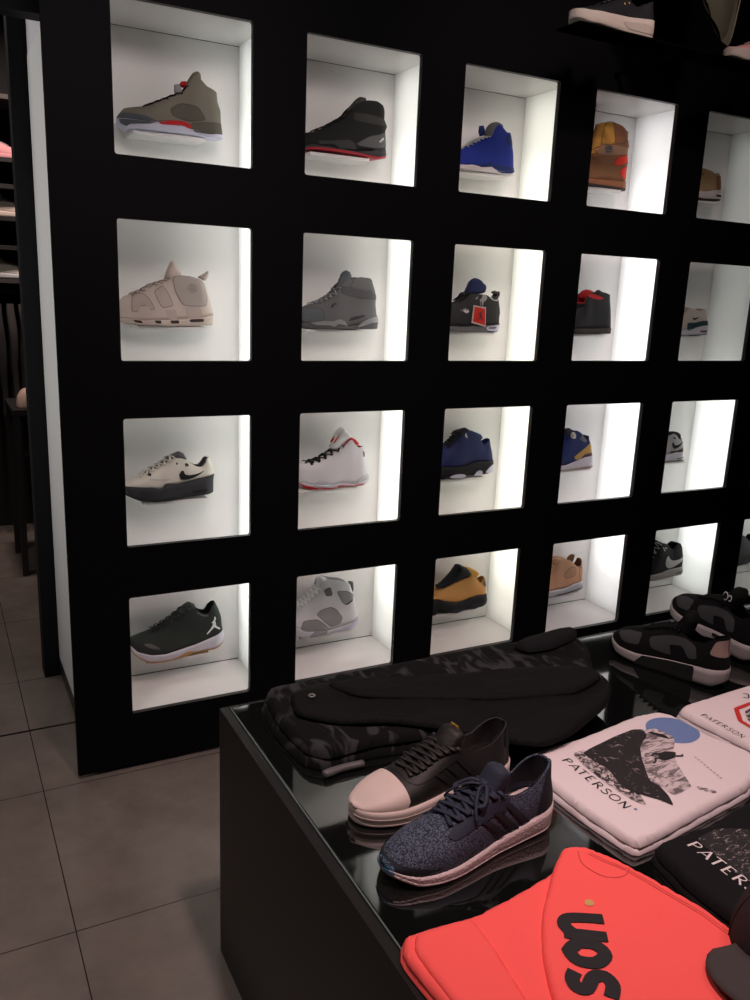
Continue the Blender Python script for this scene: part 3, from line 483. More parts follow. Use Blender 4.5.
'navy_tan_runner': {'row':2,'col':3,'wx':0.2935,'wz':-0.2683,'top':[(0.1655,0.1209),(0.1545,0.1274),(0.1467,0.1365),(0.1371,0.1548),(0.11,0.1538),(0.0876,0.1435),(0.0527,0.1088),(0.0433,0.1299),(0.0368,0.1272)],'mid':[(0.1654,0.0217),(0.1334,0.0282),(0.1071,0.0351),(0.063,0.0471),(0.0265,0.05),(0.0062,0.0489)],'bot':[(0.1613,0.0),(0.0906,0.0005),(0.0108,0.0018),(-0.0003,0.0121)],'heel':[(0.0368,0.1272),(0.0312,0.1079),(0.0211,0.0907),(0.017,0.0712),(0.0072,0.049),(0.0024,0.0318),(0.0,0.0097)],'tongue':[(0.1461,0.1318),(0.1413,0.1527),(0.132,0.1617),(0.1191,0.1542),(0.088,0.1459),(0.0907,0.12),(0.1209,0.1213)],'ov':[('heel_cage','mustard','upper',[(0.1227,0.0515),(0.0989,0.0657),(0.0705,0.081),(0.0324,0.1055),(0.0212,0.0979),(0.0163,0.0664),(0.0464,0.0607),(0.0707,0.0595),(0.0863,0.0388),(0.1106,0.0389)]),('collar_patch','bluegrey','upper',[(0.0967,0.1203),(0.0782,0.1408),(0.0557,0.1316),(0.0506,0.1159),(0.0644,0.1046),(0.0837,0.1126)]),('cage_gap','maroon','upper',[(0.0784,0.0479),(0.0646,0.0592),(0.0469,0.0643),(0.0273,0.0561),(0.0357,0.0493),(0.0516,0.0537),(0.0719,0.0452)]),('tongue_label','cream','upper',[(0.1461,0.1318),(0.1392,0.1479),(0.1273,0.1486),(0.1171,0.1388),(0.1182,0.1235),(0.1331,0.123)]),('tongue_label','dkolive','upper',[(0.1419,0.1339),(0.137,0.1419),(0.1289,0.1416),(0.1298,0.1323),(0.1369,0.1295)]),('sole_edge','brown2','sole',[(0.0852,0.0062),(0.0454,0.0063),(0.0179,0.0088),(0.0114,0.0067),(0.0448,0.0014),(0.0832,0.002)])],'thr':[0.204,0.145],'mats':{'upper':'navy2','mid':'lilacwhite','out':'pinkbeige','lining':'dkgrey','tongue':'dkgrey','lace':'navy2'}},
'white_black_swoosh_low': {'row':2,'col':4,'wx':0.2762,'wz':-0.2697,'top':[(0.1092,0.1091),(0.1011,0.1155),(0.0857,0.12),(0.0655,0.1107),(0.0487,0.0947),(0.0334,0.088),(0.0274,0.0938),(0.0278,0.116)],'mid':[(0.1058,0.036),(0.0719,0.0411),(0.007,0.0396)],'bot':[(0.1025,0.0034),(0.0577,0.0),(0.0034,0.0004)],'heel':[(0.032,0.1195),(0.0167,0.0933),(0.0112,0.0759),(0.0119,0.0605),(0.007,0.0396),(0.0,0.0011)],'tongue':[(0.1078,0.1141),(0.088,0.1201),(0.0706,0.1261),(0.0345,0.1205),(0.0294,0.0921),(0.0383,0.0891),(0.0649,0.1073),(0.0842,0.1115)],'ov':[('swoosh','black','upper',[(0.0937,0.0865),(0.1001,0.0766),(0.0954,0.0628),(0.0837,0.0554),(0.0658,0.0596),(0.0379,0.0737),(0.0233,0.0842),(0.0476,0.0759),(0.0701,0.0709),(0.0844,0.0724)]),('mudguard','dkgrey','upper',[(0.1054,0.0471),(0.0728,0.0463),(0.0392,0.0549),(0.0114,0.0639),(0.007,0.0396),(0.0717,0.0403),(0.1052,0.0326)]),('air_window','dkgrey','sole',[(0.0665,0.0168),(0.044,0.0156),(0.0235,0.0197),(0.0215,0.0153),(0.0435,0.013),(0.0646,0.013)]),('sole_edge','grey3','sole',[(0.066,0.0074),(0.028,0.0053),(0.0034,0.0065),(0.0027,0.003),(0.0273,0.0012),(0.0653,0.0034)]),('eyelet','black','upper',[(0.0944,0.1034),(0.0855,0.1056),(0.0763,0.0993),(0.079,0.0951),(0.0903,0.0999)])],'thr':[0.153,0.107],'mats':{'upper':'grey6','mid':'lilacwhite','out':'grey5','lining':'charcoal','tongue':'charcoal','lace':'grey6'}},
'black_gum_low': {'row':3,'col':0,'wx':0.3345,'wz':-0.2699,'top':[(0.3114,0.0709),(0.3044,0.0816),(0.2797,0.0871),(0.2479,0.0939),(0.2157,0.1055),(0.1831,0.122),(0.1456,0.1474),(0.1267,0.159),(0.1031,0.1605),(0.0843,0.1387),(0.0604,0.1304),(0.0483,0.1504),(0.0312,0.165)],'mid':[(0.3117,0.0639),(0.29,0.0415),(0.2495,0.029),(0.2036,0.0248),(0.1474,0.0315),(0.1094,0.037),(0.0612,0.0503),(0.0024,0.0682)],'bot':[(0.313,0.0477),(0.2905,0.0226),(0.2593,0.0039),(0.2227,0.0005),(0.1715,0.0),(0.1097,0.0092),(0.042,0.0103),(0.005,0.0241)],'heel':[(0.0312,0.165),(0.0192,0.1391),(0.0096,0.1085),(0.0073,0.0739),(0.0,0.0481),(0.005,0.0241)],'tongue':[(0.148,0.1382),(0.1312,0.1668),(0.1147,0.174),(0.0983,0.1646),(0.0938,0.1448),(0.1175,0.1386)],'ov':[('gum_sole','gum','sole',[(0.3038,0.0296),(0.2727,0.0124),(0.25,0.0071),(0.2133,0.0057),(0.1809,0.0016),(0.1334,0.0214),(0.1072,0.0161),(0.1145,0.0099),(0.1715,-0.0024),(0.2227,-0.0014),(0.2594,0.002),(0.2906,0.0202)]),('gum_sole','gum','sole',[(0.1072,0.0151),(0.0711,0.0111),(0.005,0.0231),(0.0075,0.0195),(0.042,0.0093),(0.1073,0.0073)]),('player_mark','white','upper',[(0.0412,0.1228),(0.0373,0.1213),(0.0364,0.1149),(0.0393,0.109),(0.0374,0.1004),(0.0366,0.092),(0.0235,0.0802),(0.023,0.0762),(0.0269,0.0768),(0.0424,0.088),(0.0512,0.0805),(0.0658,0.0672),(0.0692,0.0696),(0.055,0.085),(0.0482,0.0957),(0.0471,0.1033),(0.052,0.1021),(0.0476,0.1082),(0.0433,0.1115)]),('toe_overlay','grey4','upper',[(0.2712,0.0668),(0.2531,0.0663),(0.2306,0.0555),(0.2216,0.0445),(0.2444,0.0506),(0.2624,0.0583)]),('collar_stitch','grey4','upper',[(0.0985,0.1479),(0.0796,0.1332),(0.058,0.1277),(0.0605,0.1247),(0.0797,0.1284),(0.0986,0.1431)])],'thr':[0.244,0.128],'mats':{'upper':'dkgreen','mid':'lilacwhite','out':'gum','lining':'charcoal','tongue':'dkgreen','lace':'charcoal'}},
'silver_high': {'row':3,'col':1,'wx':0.3086,'wz':-0.2684,'top':[(0.2458,0.0988),(0.2288,0.1146),(0.2059,0.1261),(0.1832,0.1485),(0.1641,0.1606),(0.1571,0.1888),(0.1379,0.1992),(0.1061,0.1898),(0.074,0.1841),(0.0494,0.1718),(0.0368,0.1591)],'mid':[(0.2456,0.0403),(0.223,0.0258),(0.1918,0.021),(0.1282,0.0114),(0.0722,0.018),(0.001,0.034)],'bot':[(0.2459,0.0108),(0.2108,0.0017),(0.1399,0.0),(0.0999,0.0033),(0.0471,0.0009),(0.0105,0.0125)],'heel':[(0.0368,0.1591),(0.0256,0.1316),(0.0185,0.1082),(0.0111,0.0771),(0.0,0.0377),(0.0019,0.0227),(0.0105,0.0125)],'tongue':[(0.1676,0.1465),(0.1611,0.1893),(0.1498,0.2024),(0.1299,0.1964),(0.1175,0.1766),(0.1164,0.1398)],'ov':[('ankle_panel','grey5','upper',[(0.0988,0.1504),(0.0605,0.1455),(0.0275,0.1263),(0.035,0.1142),(0.0628,0.0974),(0.0754,0.1084)]),('side_panel','grey5','upper',[(0.1796,0.0803),(0.1584,0.0939),(0.1229,0.0964),(0.1026,0.0861),(0.0775,0.0526),(0.0848,0.0311),(0.1207,0.0252),(0.1453,0.0475)]),('toe_overlay','grey5','upper',[(0.2277,0.0633),(0.2084,0.0642),(0.1771,0.0615),(0.145,0.0363),(0.1284,0.017),(0.1526,0.0263),(0.1917,0.0173),(0.2268,0.0227),(0.2368,0.0389)]),('sole_wedge','grey5','both',[(0.2109,0.0054),(0.1918,0.021),(0.1526,0.0263),(0.1343,0.0123),(0.14,0.0019),(0.1834,-0.0026)]),('heel_wedge','lilac','both',[(0.0678,0.0097),(0.0479,0.0219),(0.0012,0.0378),(0.0007,0.0244),(0.0147,0.0132),(0.0472,0.0028)]),('tongue_badge','grey4','upper',[(0.1485,0.1623),(0.1251,0.1684),(0.1164,0.1398),(0.1401,0.1411)]),('heel_pull','grey4','center',[(0.0435,0.1729),(0.0209,0.1683),(0.0176,0.1362),(0.0232,0.122),(0.0345,0.1514)]),('ankle_trim','dkgrey','upper',[(0.0692,0.1046),(0.063,0.1012),(0.035,0.1123),(0.0329,0.1094),(0.0567,0.0954),(0.0669,0.098)])],'thr':[0.245,0.162],'mats':{'upper':'silverwhite','mid':'silver','out':'lilac','lining':'silver','tongue':'silverwhite','lace':'white'}},
'wheat_black_low': {'row':3,'col':2,'wx':0.3478,'wz':-0.2741,'top':[(0.2436,0.0847),(0.2308,0.0915),(0.2048,0.1),(0.1634,0.1118),(0.1101,0.1273),(0.0829,0.1326),(0.0705,0.1258),(0.0571,0.1084),(0.0401,0.0956),(0.0291,0.1083),(0.0178,0.1174)],'mid':[(0.2463,0.0679),(0.2209,0.0575),(0.166,0.0428),(0.1309,0.0431),(0.0961,0.0505),(0.0567,0.0556),(0.0038,0.0502)],'bot':[(0.2437,0.0297),(0.2185,0.0226),(0.1826,0.0051),(0.155,0.0),(0.1242,0.0071),(0.0803,0.0024),(0.0363,0.0049),(0.0008,0.0159)],'heel':[(0.0178,0.1174),(0.0112,0.0884),(0.0081,0.0525),(0.0,0.0301),(0.0008,0.0159)],'tongue':[(0.2391,0.1012),(0.2058,0.1139),(0.1662,0.1499),(0.1452,0.1781),(0.1357,0.1804),(0.0969,0.1585),(0.0795,0.1391),(0.0868,0.1313),(0.1483,0.1167),(0.212,0.0941)],'ov':[('far_collar','wheat','far',[(0.0929,0.1581),(0.0645,0.1494),(0.0309,0.1295),(0.0169,0.1166),(0.0271,0.108),(0.0401,0.0956),(0.0571,0.1077),(0.079,0.1321)]),('heel_tab','dkolive','upper',[(0.038,0.0954),(0.0291,0.1083),(0.0175,0.1138),(0.0106,0.0812),(0.0268,0.0816)]),('pod','navy3','sole',[(0.2064,0.0139),(0.1876,0.0216),(0.1563,0.017),(0.132,0.0065),(0.155,0.0),(0.1826,0.0048)]),('pod','navy3','sole',[(0.1007,0.0089),(0.0823,0.0275),(0.0624,0.0282),(0.049,0.0121),(0.0722,0.0012)]),('collar_trim','wheat3','upper',[(0.0946,0.1306),(0.083,0.1333),(0.0686,0.1266),(0.0509,0.1058),(0.0404,0.0992),(0.0274,0.1116),(0.0242,0.1076),(0.0379,0.0936),(0.0523,0.099),(0.0702,0.1223)])],'thr':[0.238,0.093],'mats':{'upper':'wheat3','mid':'black2','out':'black2','lining':'wheat','tongue':'black3','lace':'black3'},'nolace':1},
'peach_runner': {'row':3,'col':3,'wx':0.3061,'wz':-0.2717,'top':[(0.1714,0.1206),(0.162,0.1448),(0.1318,0.1489),(0.0908,0.1429),(0.0664,0.1234),(0.0489,0.1098),(0.0262,0.1058),(0.0196,0.1282),(0.0113,0.1376)],'mid':[(0.1671,0.0308),(0.1233,0.0262),(0.0716,0.0388),(0.0343,0.0444),(0.0021,0.0429)],'bot':[(0.1682,0.0),(0.114,0.0003),(0.058,0.0058),(0.0042,0.0091),(-0.001,0.0189)],'heel':[(0.0213,0.1413),(0.0093,0.127),(0.0071,0.1009),(0.0063,0.0748),(0.0021,0.0429),(0.0,0.0217)],'tongue':[(0.1636,0.1324),(0.1536,0.1514),(0.1229,0.1517),(0.0974,0.1462),(0.083,0.1305),(0.1187,0.1168)],'ov':[('collar_lining','brown','far',[(0.0657,0.1298),(0.0534,0.145),(0.0365,0.1482),(0.0213,0.1413),(0.025,0.1211),(0.033,0.1092),(0.0496,0.115)]),('side_overlay','peach2','upper',[(0.1272,0.0846),(0.1016,0.1045),(0.0811,0.1149),(0.0577,0.1044),(0.0637,0.0767),(0.1067,0.0692)]),('heel_counter','peach2','upper',[(0.042,0.1051),(0.0162,0.102),(0.0047,0.0432),(0.0345,0.0458)]),('sole_edge','grey3','sole',[(0.1647,0.0098),(0.1181,0.0087),(0.0561,0.016),(0.0062,0.0251),(0.0057,0.0211),(0.0554,0.0107),(0.1144,0.0035),(0.1641,0.0046)])],'thr':[0.205,0.156],'mats':{'upper':'peach','mid':'silver','out':'grey5','lining':'brown','tongue':'peach2','lace':'peach'}},
'black_white_swoosh': {'row':3,'col':4,'wx':0.365,'wz':-0.2752,'top':[(0.1881,0.1356),(0.1809,0.1565),(0.1679,0.1633),(0.1422,0.1592),(0.1139,0.1412),(0.101,0.1288),(0.0852,0.1216),(0.0701,0.1392),(0.0532,0.147),(0.0302,0.1419)],'mid':[(0.1919,0.0295),(0.1527,0.0302),(0.1106,0.0375),(0.0599,0.0397),(0.0063,0.0403)],'bot':[(0.1872,0.0013),(0.1332,0.0),(0.0714,0.0006),(0.0124,0.0016),(0.0011,0.0115)],'heel':[(0.0302,0.1419),(0.0174,0.128),(0.0102,0.0967),(0.0028,0.0679),(0.0052,0.0401),(0.0,0.0114)],'tongue':[(0.18,0.151),(0.1715,0.1636),(0.1458,0.1596),(0.1218,0.1448),(0.1267,0.1316),(0.16,0.138)],'ov':[('swoosh','grey6','upper',[(0.1235,0.1025),(0.1361,0.0916),(0.1412,0.0729),(0.1354,0.0557),(0.1151,0.0427),(0.0865,0.0457),(0.0453,0.0617),(0.0103,0.0827),(0.0117,0.0907),(0.0554,0.0768),(0.0917,0.0754),(0.1075,0.0828)]),('sole_edge','grey4','sole',[(0.0706,0.0173),(0.0383,0.0217),(0.0038,0.0203),(0.0029,0.0151),(0.0371,0.0154),(0.0661,0.0125)]),('lace_mark','grey6','upper',[(0.163,0.1451),(0.1573,0.1431),(0.1436,0.1253),(0.1477,0.1244)]),('lace_mark','grey6','upper',[(0.1487,0.1449),(0.1309,0.1348),(0.134,0.1324),(0.1457,0.1378)])],'thr':[0.245,0.174],'mats':{'upper':'black','mid':'greywarm','out':'greywarm','lining':'black','tongue':'black','lace':'grey5'}},
}

# ------------------------------------------------------------------ the room
def structure(name, lo, hi, m):
    o = box(name, lo, hi, m); o['kind'] = 'structure'; return o
def floor_material():
    m = bpy.data.materials.new('floor_tiles'); m.use_nodes = True; nt = m.node_tree; b = nt.nodes['Principled BSDF']
    N = nt.nodes.new; Lk = nt.links.new
    geo = N('ShaderNodeNewGeometry'); sp = N('ShaderNodeSeparateXYZ'); Lk(geo.outputs['Position'], sp.inputs[0])
    def mth(op, a, b_=None, c_=None):
        n = N('ShaderNodeMath'); n.operation = op
        for i, v in enumerate((a, b_, c_)):
            if v is None: continue
            if isinstance(v, (int, float)): n.inputs[i].default_value = v
            else: Lk(v, n.inputs[i])
        return n.outputs[0]
    def line(v, off, pitch, w):   # 1 on a joint
        t = mth('FRACT', mth('DIVIDE', mth('ADD', v, off), pitch))
        d = mth('MULTIPLY', mth('SUBTRACT', 0.5, mth('ABSOLUTE', mth('SUBTRACT', t, 0.5))), pitch)
        return mth('LESS_THAN', d, w)
    lx = line(sp.outputs[0], 0.268, 0.602, 0.0014)
    near = mth('LESS_THAN', sp.outputs[1], 0.30)
    ly1 = mth('MULTIPLY', line(sp.outputs[1], 0.035, 0.602, 0.0014), near)
    ly2 = mth('MULTIPLY', line(sp.outputs[1], -0.72, 0.602, 0.0014), mth('SUBTRACT', 1.0, near))
    ly3 = mth('LESS_THAN', mth('ABSOLUTE', mth('SUBTRACT', sp.outputs[1], 0.338)), 0.006)
    j = mth('MAXIMUM', mth('MAXIMUM', lx, ly1), mth('MAXIMUM', ly2, ly3))
    n1 = N('ShaderNodeTexNoise'); n1.inputs['Scale'].default_value = 5; n1.inputs['Detail'].default_value = 7; n1.inputs['Roughness'].default_value = .65
    Lk(geo.outputs['Position'], n1.inputs['Vector'])
    r = N('ShaderNodeValToRGB'); r.color_ramp.elements[0].position = .35; r.color_ramp.elements[1].position = .7
    r.color_ramp.elements[0].color = (.155, .128, .112, 1); r.color_ramp.elements[1].color = (.215, .182, .160, 1)
    Lk(n1.outputs['Fac'], r.inputs[0])
    mx = N('ShaderNodeMixRGB'); Lk(j, mx.inputs[0]); Lk(r.outputs[0], mx.inputs[1]); mx.inputs[2].default_value = (.014, .012, .011, 1)
    Lk(mx.outputs[0], b.inputs['Base Color'])
    b.inputs['Roughness'].default_value = .26
    bp = N('ShaderNodeBump'); bp.inputs['Strength'].default_value = .04; bp.inputs['Distance'].default_value = .01; Lk(n1.outputs['Fac'], bp.inputs['Height']); Lk(bp.outputs[0], b.inputs['Normal'])
    return m
dark_wall = mat('dark_paint', (.012, .012, .014), .7)
structure('floor', (-2.2, -4.6, -.1), (5.2, 3.4, 0), floor_material())
structure('ceiling', (-2.2, -4.6, 3.0), (5.2, 3.4, 3.1), mat('black_ceiling', (.006, .006, .007), .9))
structure('wall_left', (-2.3, -4.6, 0), (-2.2, 3.4, 3.0), dark_wall)
structure('wall_right', (5.2, -4.6, 0), (5.3, 3.4, 3.0), dark_wall)
structure('wall_front', (-2.2, -4.7, 0), (5.2, -4.6, 3.0), dark_wall)
structure('wall_back', (-2.2, 3.4, 0), (5.2, 3.5, 3.0), dark_wall)

# ------------------------------------------------------------------ the shoe wall
black_lam = mat('black_laminate', (.0032, .0032, .0045), .55, spec=.08)
edge_dark = mat('dark_edge', (.022, .021, .020), .5)
white_lam = mat('white_laminate', (.81, .80, .79), .22, spec=.4)
wall = thing('shoe_display_wall', 'tall black shoe display wall with rows of square white lit niches', 'display wall', (0, 0, 0))
NC = 6
cu = bpy.data.curves.new('face_frame', 'CURVE'); cu.dimensions = '2D'; cu.fill_mode = 'BOTH'; cu.extrude = 0.0085
def cpoly(pts):
    s = cu.splines.new('POLY'); s.points.add(len(pts)-1); s.use_cyclic_u = True
    for i, p in enumerate(pts): s.points[i].co = (p[0], p[1], 0, 1)
X1 = NC*PX + .03
cpoly([(-.168, .012), (X1, .012), (X1, 2.998), (-.168, 2.998)])
DL = (-.006, -.006, -.011, -.016, -.013, -.013); DR = (.003, .001, -.006, -.002, .003, .003)   # cutting tolerances of the joiner
DT = (0, .002, .002, .004); DB = (-.001, 0, -.002, .002)
for c in range(NC):
    for r in range(4):
        x0, z1 = c*PX, ROW_TOP - r*PZ; x1, z0 = x0+OW+DR[c], z1-OH+DB[r]; x0 += DL[c]; z1 += DT[r]; R = .007; pts = []
        for cx, cz, a0 in ((x1-R, z1-R, 0), (x0+R, z1-R, 90), (x0+R, z0+R, 180), (x1-R, z0+R, 270)):
            for k in range(5):
                a = math.radians(a0 + 90*k/4); pts.append((cx+R*math.cos(a), cz+R*math.sin(a)))
        cpoly(pts)
co = bpy.data.objects.new('tmp', cu); COL.objects.link(co)
bpy.context.view_layer.update()
me = bpy.data.meshes.new_from_object(co.evaluated_get(bpy.context.evaluated_depsgraph_get()))
bpy.data.objects.remove(co)
me.name = 'face_frame'
me.transform(Matrix.Rotation(math.pi/2, 4, 'X'))
ff = link('face_frame', me, None, wall, smooth=False, loc=(0, -.0090, 0))
me.materials.clear(); me.materials.append(black_lam); me.materials.append(edge_dark); me.materials.append(white_lam)
for p in me.polygons: p.material_index = 2 if p.normal.y > .9 else 0 if p.normal.y < -.9 or p.center.x < -.16 else 1  # unseen back face made white to bounce light inside the niches
box('end_panel', (-.122, .0005, .075), (-.104, .715, ROW_TOP-.006), mat('white_panel', (.62, .62, .62), .5), wall)
box('end_panel', (-.120, .0005, ROW_TOP-.004), (-.104, .715, 2.99), mat('white_panel_upper', (.58, .56, .60), .5), wall)
box('back_panel', (-.104, .262, .012), (X1, .28, 2.99), black_lam, wall)
box('plinth', (-.122, .0005, .012), (-.104, .715, .074), mat('dark_plinth', (.02, .018, .016), .4), wall)
panel_m = bpy.data.materials.new('opal_acrylic'); panel_m.use_nodes = True
_nt = panel_m.node_tree; _nt.nodes.remove(_nt.nodes['Principled BSDF'])
_t = _nt.nodes.new('ShaderNodeBsdfTranslucent'); _t.inputs[0].default_value = (.9, .9, .88, 1)
_d = _nt.nodes.new('ShaderNodeBsdfDiffuse'); _d.inputs[0].default_value = (.8, .8, .78, 1)
_x = _nt.nodes.new('ShaderNodeMixShader'); _x.inputs[0].default_value = .5
_nt.links.new(_t.outputs[0], _x.inputs[1]); _nt.links.new(_d.outputs[0], _x.inputs[2]); _nt.links.new(_x.outputs[0], _nt.nodes['Material Output'].inputs[0])
DEP = .238
def quad(name, pts, m, parent):
    bm = bmesh.new(); bm.faces.new([bm.verts.new(p) for p in pts]); return from_bm(name, bm, m, parent, smooth=False)
SHELF_Z = .2776
for c in range(NC):
    # one tall white-lined shaft behind each column of openings
    x0 = -.050 if c else -.090; x1 = .41; z1 = ROW_TOP; z0 = ROW_TOP-3*PZ-OH; T = .006; H = z1-z0
    n = thing('n', '', ''); n.name = 'niche_column'; del n['label']; del n['category']
    n.parent = wall; n.location = (c*PX, 0, z0)
    bm = bmesh.new()
    for lo, hi in (((x0, DEP, 0), (x1, DEP+T, H)), ((x0-T, .001, -T), (x0, DEP+T, H+T)), ((x0, .001, H), (x1, DEP+T, H+T)), ((x0, .001, -T), (x1, DEP+T, 0))):
        add_box(bm, lo, hi)
    bmesh.ops.recalc_face_normals(bm, faces=bm.faces)
    from_bm('white_lining', bm, white_lam, n, smooth=False)
    quad('light_panel', [(x1, .001, 0), (x1, DEP+T, 0), (x1, DEP+T, H), (x1, .001, H)], panel_m, n)
    sm_ = mat('joint_shadow_gap', (.03, .028, .026), .9)
    bm = bmesh.new(); add_box(bm, (x0+.001, DEP-.0012, .0002), (x1-.001, DEP-.0001, .0022)); from_bm('joint_strip', bm, sm_, n, smooth=False)
    bm = bmesh.new(); add_box(bm, (x0+.001, DEP-.0012, H-.0014), (x1-.001, DEP-.0001, H-.0002)); from_bm('joint_strip', bm, sm_, n, smooth=False)
    for r in range(4):               # small ledges the shoes stand on
        zt = H - r*PZ - SHELF_Z
        bm = bmesh.new(); add_box(bm, (.075, .135, zt-.010), (.275, DEP, zt-.0008), .0015)
        bmesh.ops.recalc_face_normals(bm, faces=bm.faces)
        from_bm('ledge', bm, white_lam, n, smooth=False)

# ------------------------------------------------------------------ the shoes on the wall
LABEL = {
 'olive_high': ('high_top_sneaker', 'olive high-top sneaker with dark toe and red lining, top row'),
 'black_red_high': ('high_top_sneaker', 'black high-top sneaker with grey side panels and thin red sole in the top row'),
 'blue_high': ('high_top_sneaker', 'bright blue suede high-top sneaker with white sole and grey tongue'),
 'wheat_boot': ('sneaker_boot', 'tall wheat and brown sneaker boot with bright red heel wing and ankle strap'),
 'tan_low': ('low_sneaker', 'tan low sneaker with white sole, half hidden in the rightmost top niche'),
 'beige_letters': ('basketball_sneaker', 'beige basketball sneaker with huge outlined letters on its side and dark sole windows'),
 'grey_high': ('high_top_sneaker', 'all-grey high-top sneaker with ankle strap and wavy light grey midsole'),
 'black_tagged': ('basketball_sneaker', 'black sneaker with navy tongue and small crown mark, a red hang tag on its side'),
 'black_redtongue': ('high_top_sneaker', 'plain black high-top sneaker with red tongue and red collar edge'),
 'white_teal_low': ('low_sneaker', 'cream low sneaker with dark teal mudguard band and small black swoosh'),
 'white_black_low': ('low_sneaker', 'bone white low sneaker with black swoosh on a thick charcoal sole'),
 'white_red_high': ('high_top_sneaker', 'white high-top sneaker with red lining, red outsole and black lace stripes'),
 'navy_mid': ('basketball_sneaker', 'navy blue mid-top sneaker with black sole and pale oval sole pods'),
 'navy_tan_runner': ('running_shoe', 'navy running shoe with mustard heel cage and pale sole'),
 'white_black_swoosh_low': ('low_sneaker', 'white and dark grey low sneaker with black swoosh, seen only from its heel'),
 'black_gum_low': ('basketball_sneaker', 'dark green-black low basketball sneaker with white jumping-player mark and gum outsole'),
 'silver_high': ('high_top_sneaker', 'silver-white high-top sneaker with grey side panels and white laces in the bottom row'),
 'wheat_black_low': ('low_sneaker', 'wheat suede low sneaker with black tongue and thick black sole'),
 'peach_runner': ('running_shoe', 'peach-coloured runner with silver-grey sole in the bottom row'),
 'black_white_swoosh': ('low_sneaker', 'black low sneaker with big white swoosh and warm grey sole in the bottom row'),
}
for key, sp in SHOES.items():
    nm, lab = LABEL[key]
    z = ROW_TOP - sp['row']*PZ - SHELF_Z
    root, S = build_shoe(nm, sp, lab, (sp['col']*PX + sp['wx'], .1655, z), math.pi, cat='sneaker', group='sneakers standing in the lit niches')
    if sp.get('lock'):
        x, zz, m = sp['lock']
        bm = bmesh.new(); add_tube(bm, [(x-.004, 0, zz-.018), (x, 0, zz-.004), (x+.003, 0, zz+.012)], [.010, .012, .008], 10)
        from_bm('lace_lock', bm, pm(m), root)
    if key == 'white_red_high':      # black bars across the laced throat
        for i in range(5):
            t = i/4; bm = bmesh.new()
            xx = .118 + .098*t; p = S.P(xx, 1.25, 1)
            add_tube(bm, [(xx+.006, s_*(.024 if abs(s_) == 1 else .016), S.zt(xx)*(.999 if abs(s_) < 1 else .96)+ (.004 if abs(s_) < 1 else -.004)) for s_ in (-1, -.4, .4, 1)], .0042, 6)
            from_bm('lace_loop', bm, pm('black'), root)
    if key == 'black_tagged':
        tg = thing('hang_tag', 'red square hang tag with pale border hanging on the black sneaker', 'tag', (sp['col']*PX + sp['wx'], .1655, z), math.pi)
        x, zz = sp['tag']
        def card(s, y0, y1):
            bm = bmesh.new(); c0 = [(x+.030*s, zz+.034*s), (x-.022*s, zz+.028*s), (x-.022*s-.004, zz-.040*s), (x+.034*s, zz-.026*s)]
            vs = [[bm.verts.new((a, y, b)) for a, b in c0] for y in (y0, y1)]
            bm.faces.new(vs[0]); bm.faces.new(vs[1][::-1])
            for i in range(4): bm.faces.new((vs[0][i], vs[1][i], vs[1][(i+1) % 4], vs[0][(i+1) % 4]))
            bmesh.ops.recalc_face_normals(bm, faces=bm.faces); return bm
        from_bm('tag_border', card(1, .052, .0532), pm('beige'), tg, smooth=False)
        from_bm('tag_face', card(.84, .0533, .0538), mat('tag_red', (.62, .03, .02), .4), tg, smooth=False)
        bm = bmesh.new(); add_tube(bm, spline([(x, .045, zz+.055), (x+.004, .054, zz+.045), (x, .0545, zz+.026)], 4), .0012, 5)
        from_bm('tag_string', bm, pm('beige4'), tg)
        bm = bmesh.new(); add_tube(bm, [(x, .0541, zz+.008), (x+.001, .0541, zz-.008)], [.003, .006], 6, .3); add_tube(bm, [(x+.010, .0541, zz+.004), (x, .0541, zz+.008), (x-.009, .0541, zz+.014)], .002, 5)
        add_tube(bm, [(x+.012, .0541, zz-.016), (x+.001, .0541, zz-.006), (x-.012, .0541, zz-.014)], .002, 5)
        from_bm('tag_emblem', bm, pm('maroon'), tg)

def respec(base, mats, **kw):
    s = dict(SHOES[base]); s['mats'] = dict(s['mats'], **mats); s.update(kw); return s
sp = respec('peach_runner', dict(upper='grey4', mid='grey3', out='grey3', lining='dkgrey', tongue='grey4', lace='grey5'), ov=[])
build_shoe('running_shoe', sp, 'grey running shoe cut off by the right edge in the bottom row', (5*PX+.300, .1655, ROW_TOP-3*PZ-SHELF_Z), math.pi, 'sneaker', 'sneakers standing in the lit niches')

# ------------------------------------------------------------------ shelf with shoes above the wall niches
bm = bmesh.new(); add_box(bm, (1.168, -.366, ROW_TOP+.0505), (3.1, -.270, ROW_TOP+.0565), .002)
for x in (1.62, 2.4): add_box(bm, (x, -.2705, ROW_TOP+.051), (x+.02, -.0185, ROW_TOP+.056))
bmesh.ops.recalc_face_normals(bm, faces=bm.faces)
tag(from_bm('wall_shelf', bm, mat('matt_black', (.002,.002,.002), 1.0, spec=.0), None, smooth=False), 'thin black shelf projecting from the wall above the niches', 'shelf')
RUN = dict(top=[(0,.100),(.012,.106),(.03,.098),(.055,.080),(.085,.076),(.105,.084),(.12,.092),(.15,.086),(.2,.067),(.245,.054),(.27,.045),(.292,.028)],
           mid=[(0,.040),(.05,.036),(.12,.029),(.2,.024),(.26,.024),(.292,.030)], bot=[(0,.012),(.02,.002),(.1,0),(.2,0),(.26,.004),(.292,.018)],
           heel=[(.006,.112),(.008,.08),(.002,.05),(.0,.03),(.004,.0)], thr=(.205,.115),
           tongue=[(.098,.075),(.088,.108),(.096,.122),(.112,.122),(.128,.098),(.14,.08)], tongue_w=.021)
def runspec(mats, ov=(), **kw): return dict(dict(RUN, mats=mats, ov=list(ov)), **kw)
THICK = dict(mid=[(0,.052),(.05,.047),(.12,.040),(.2,.034),(.26,.034),(.292,.040)])
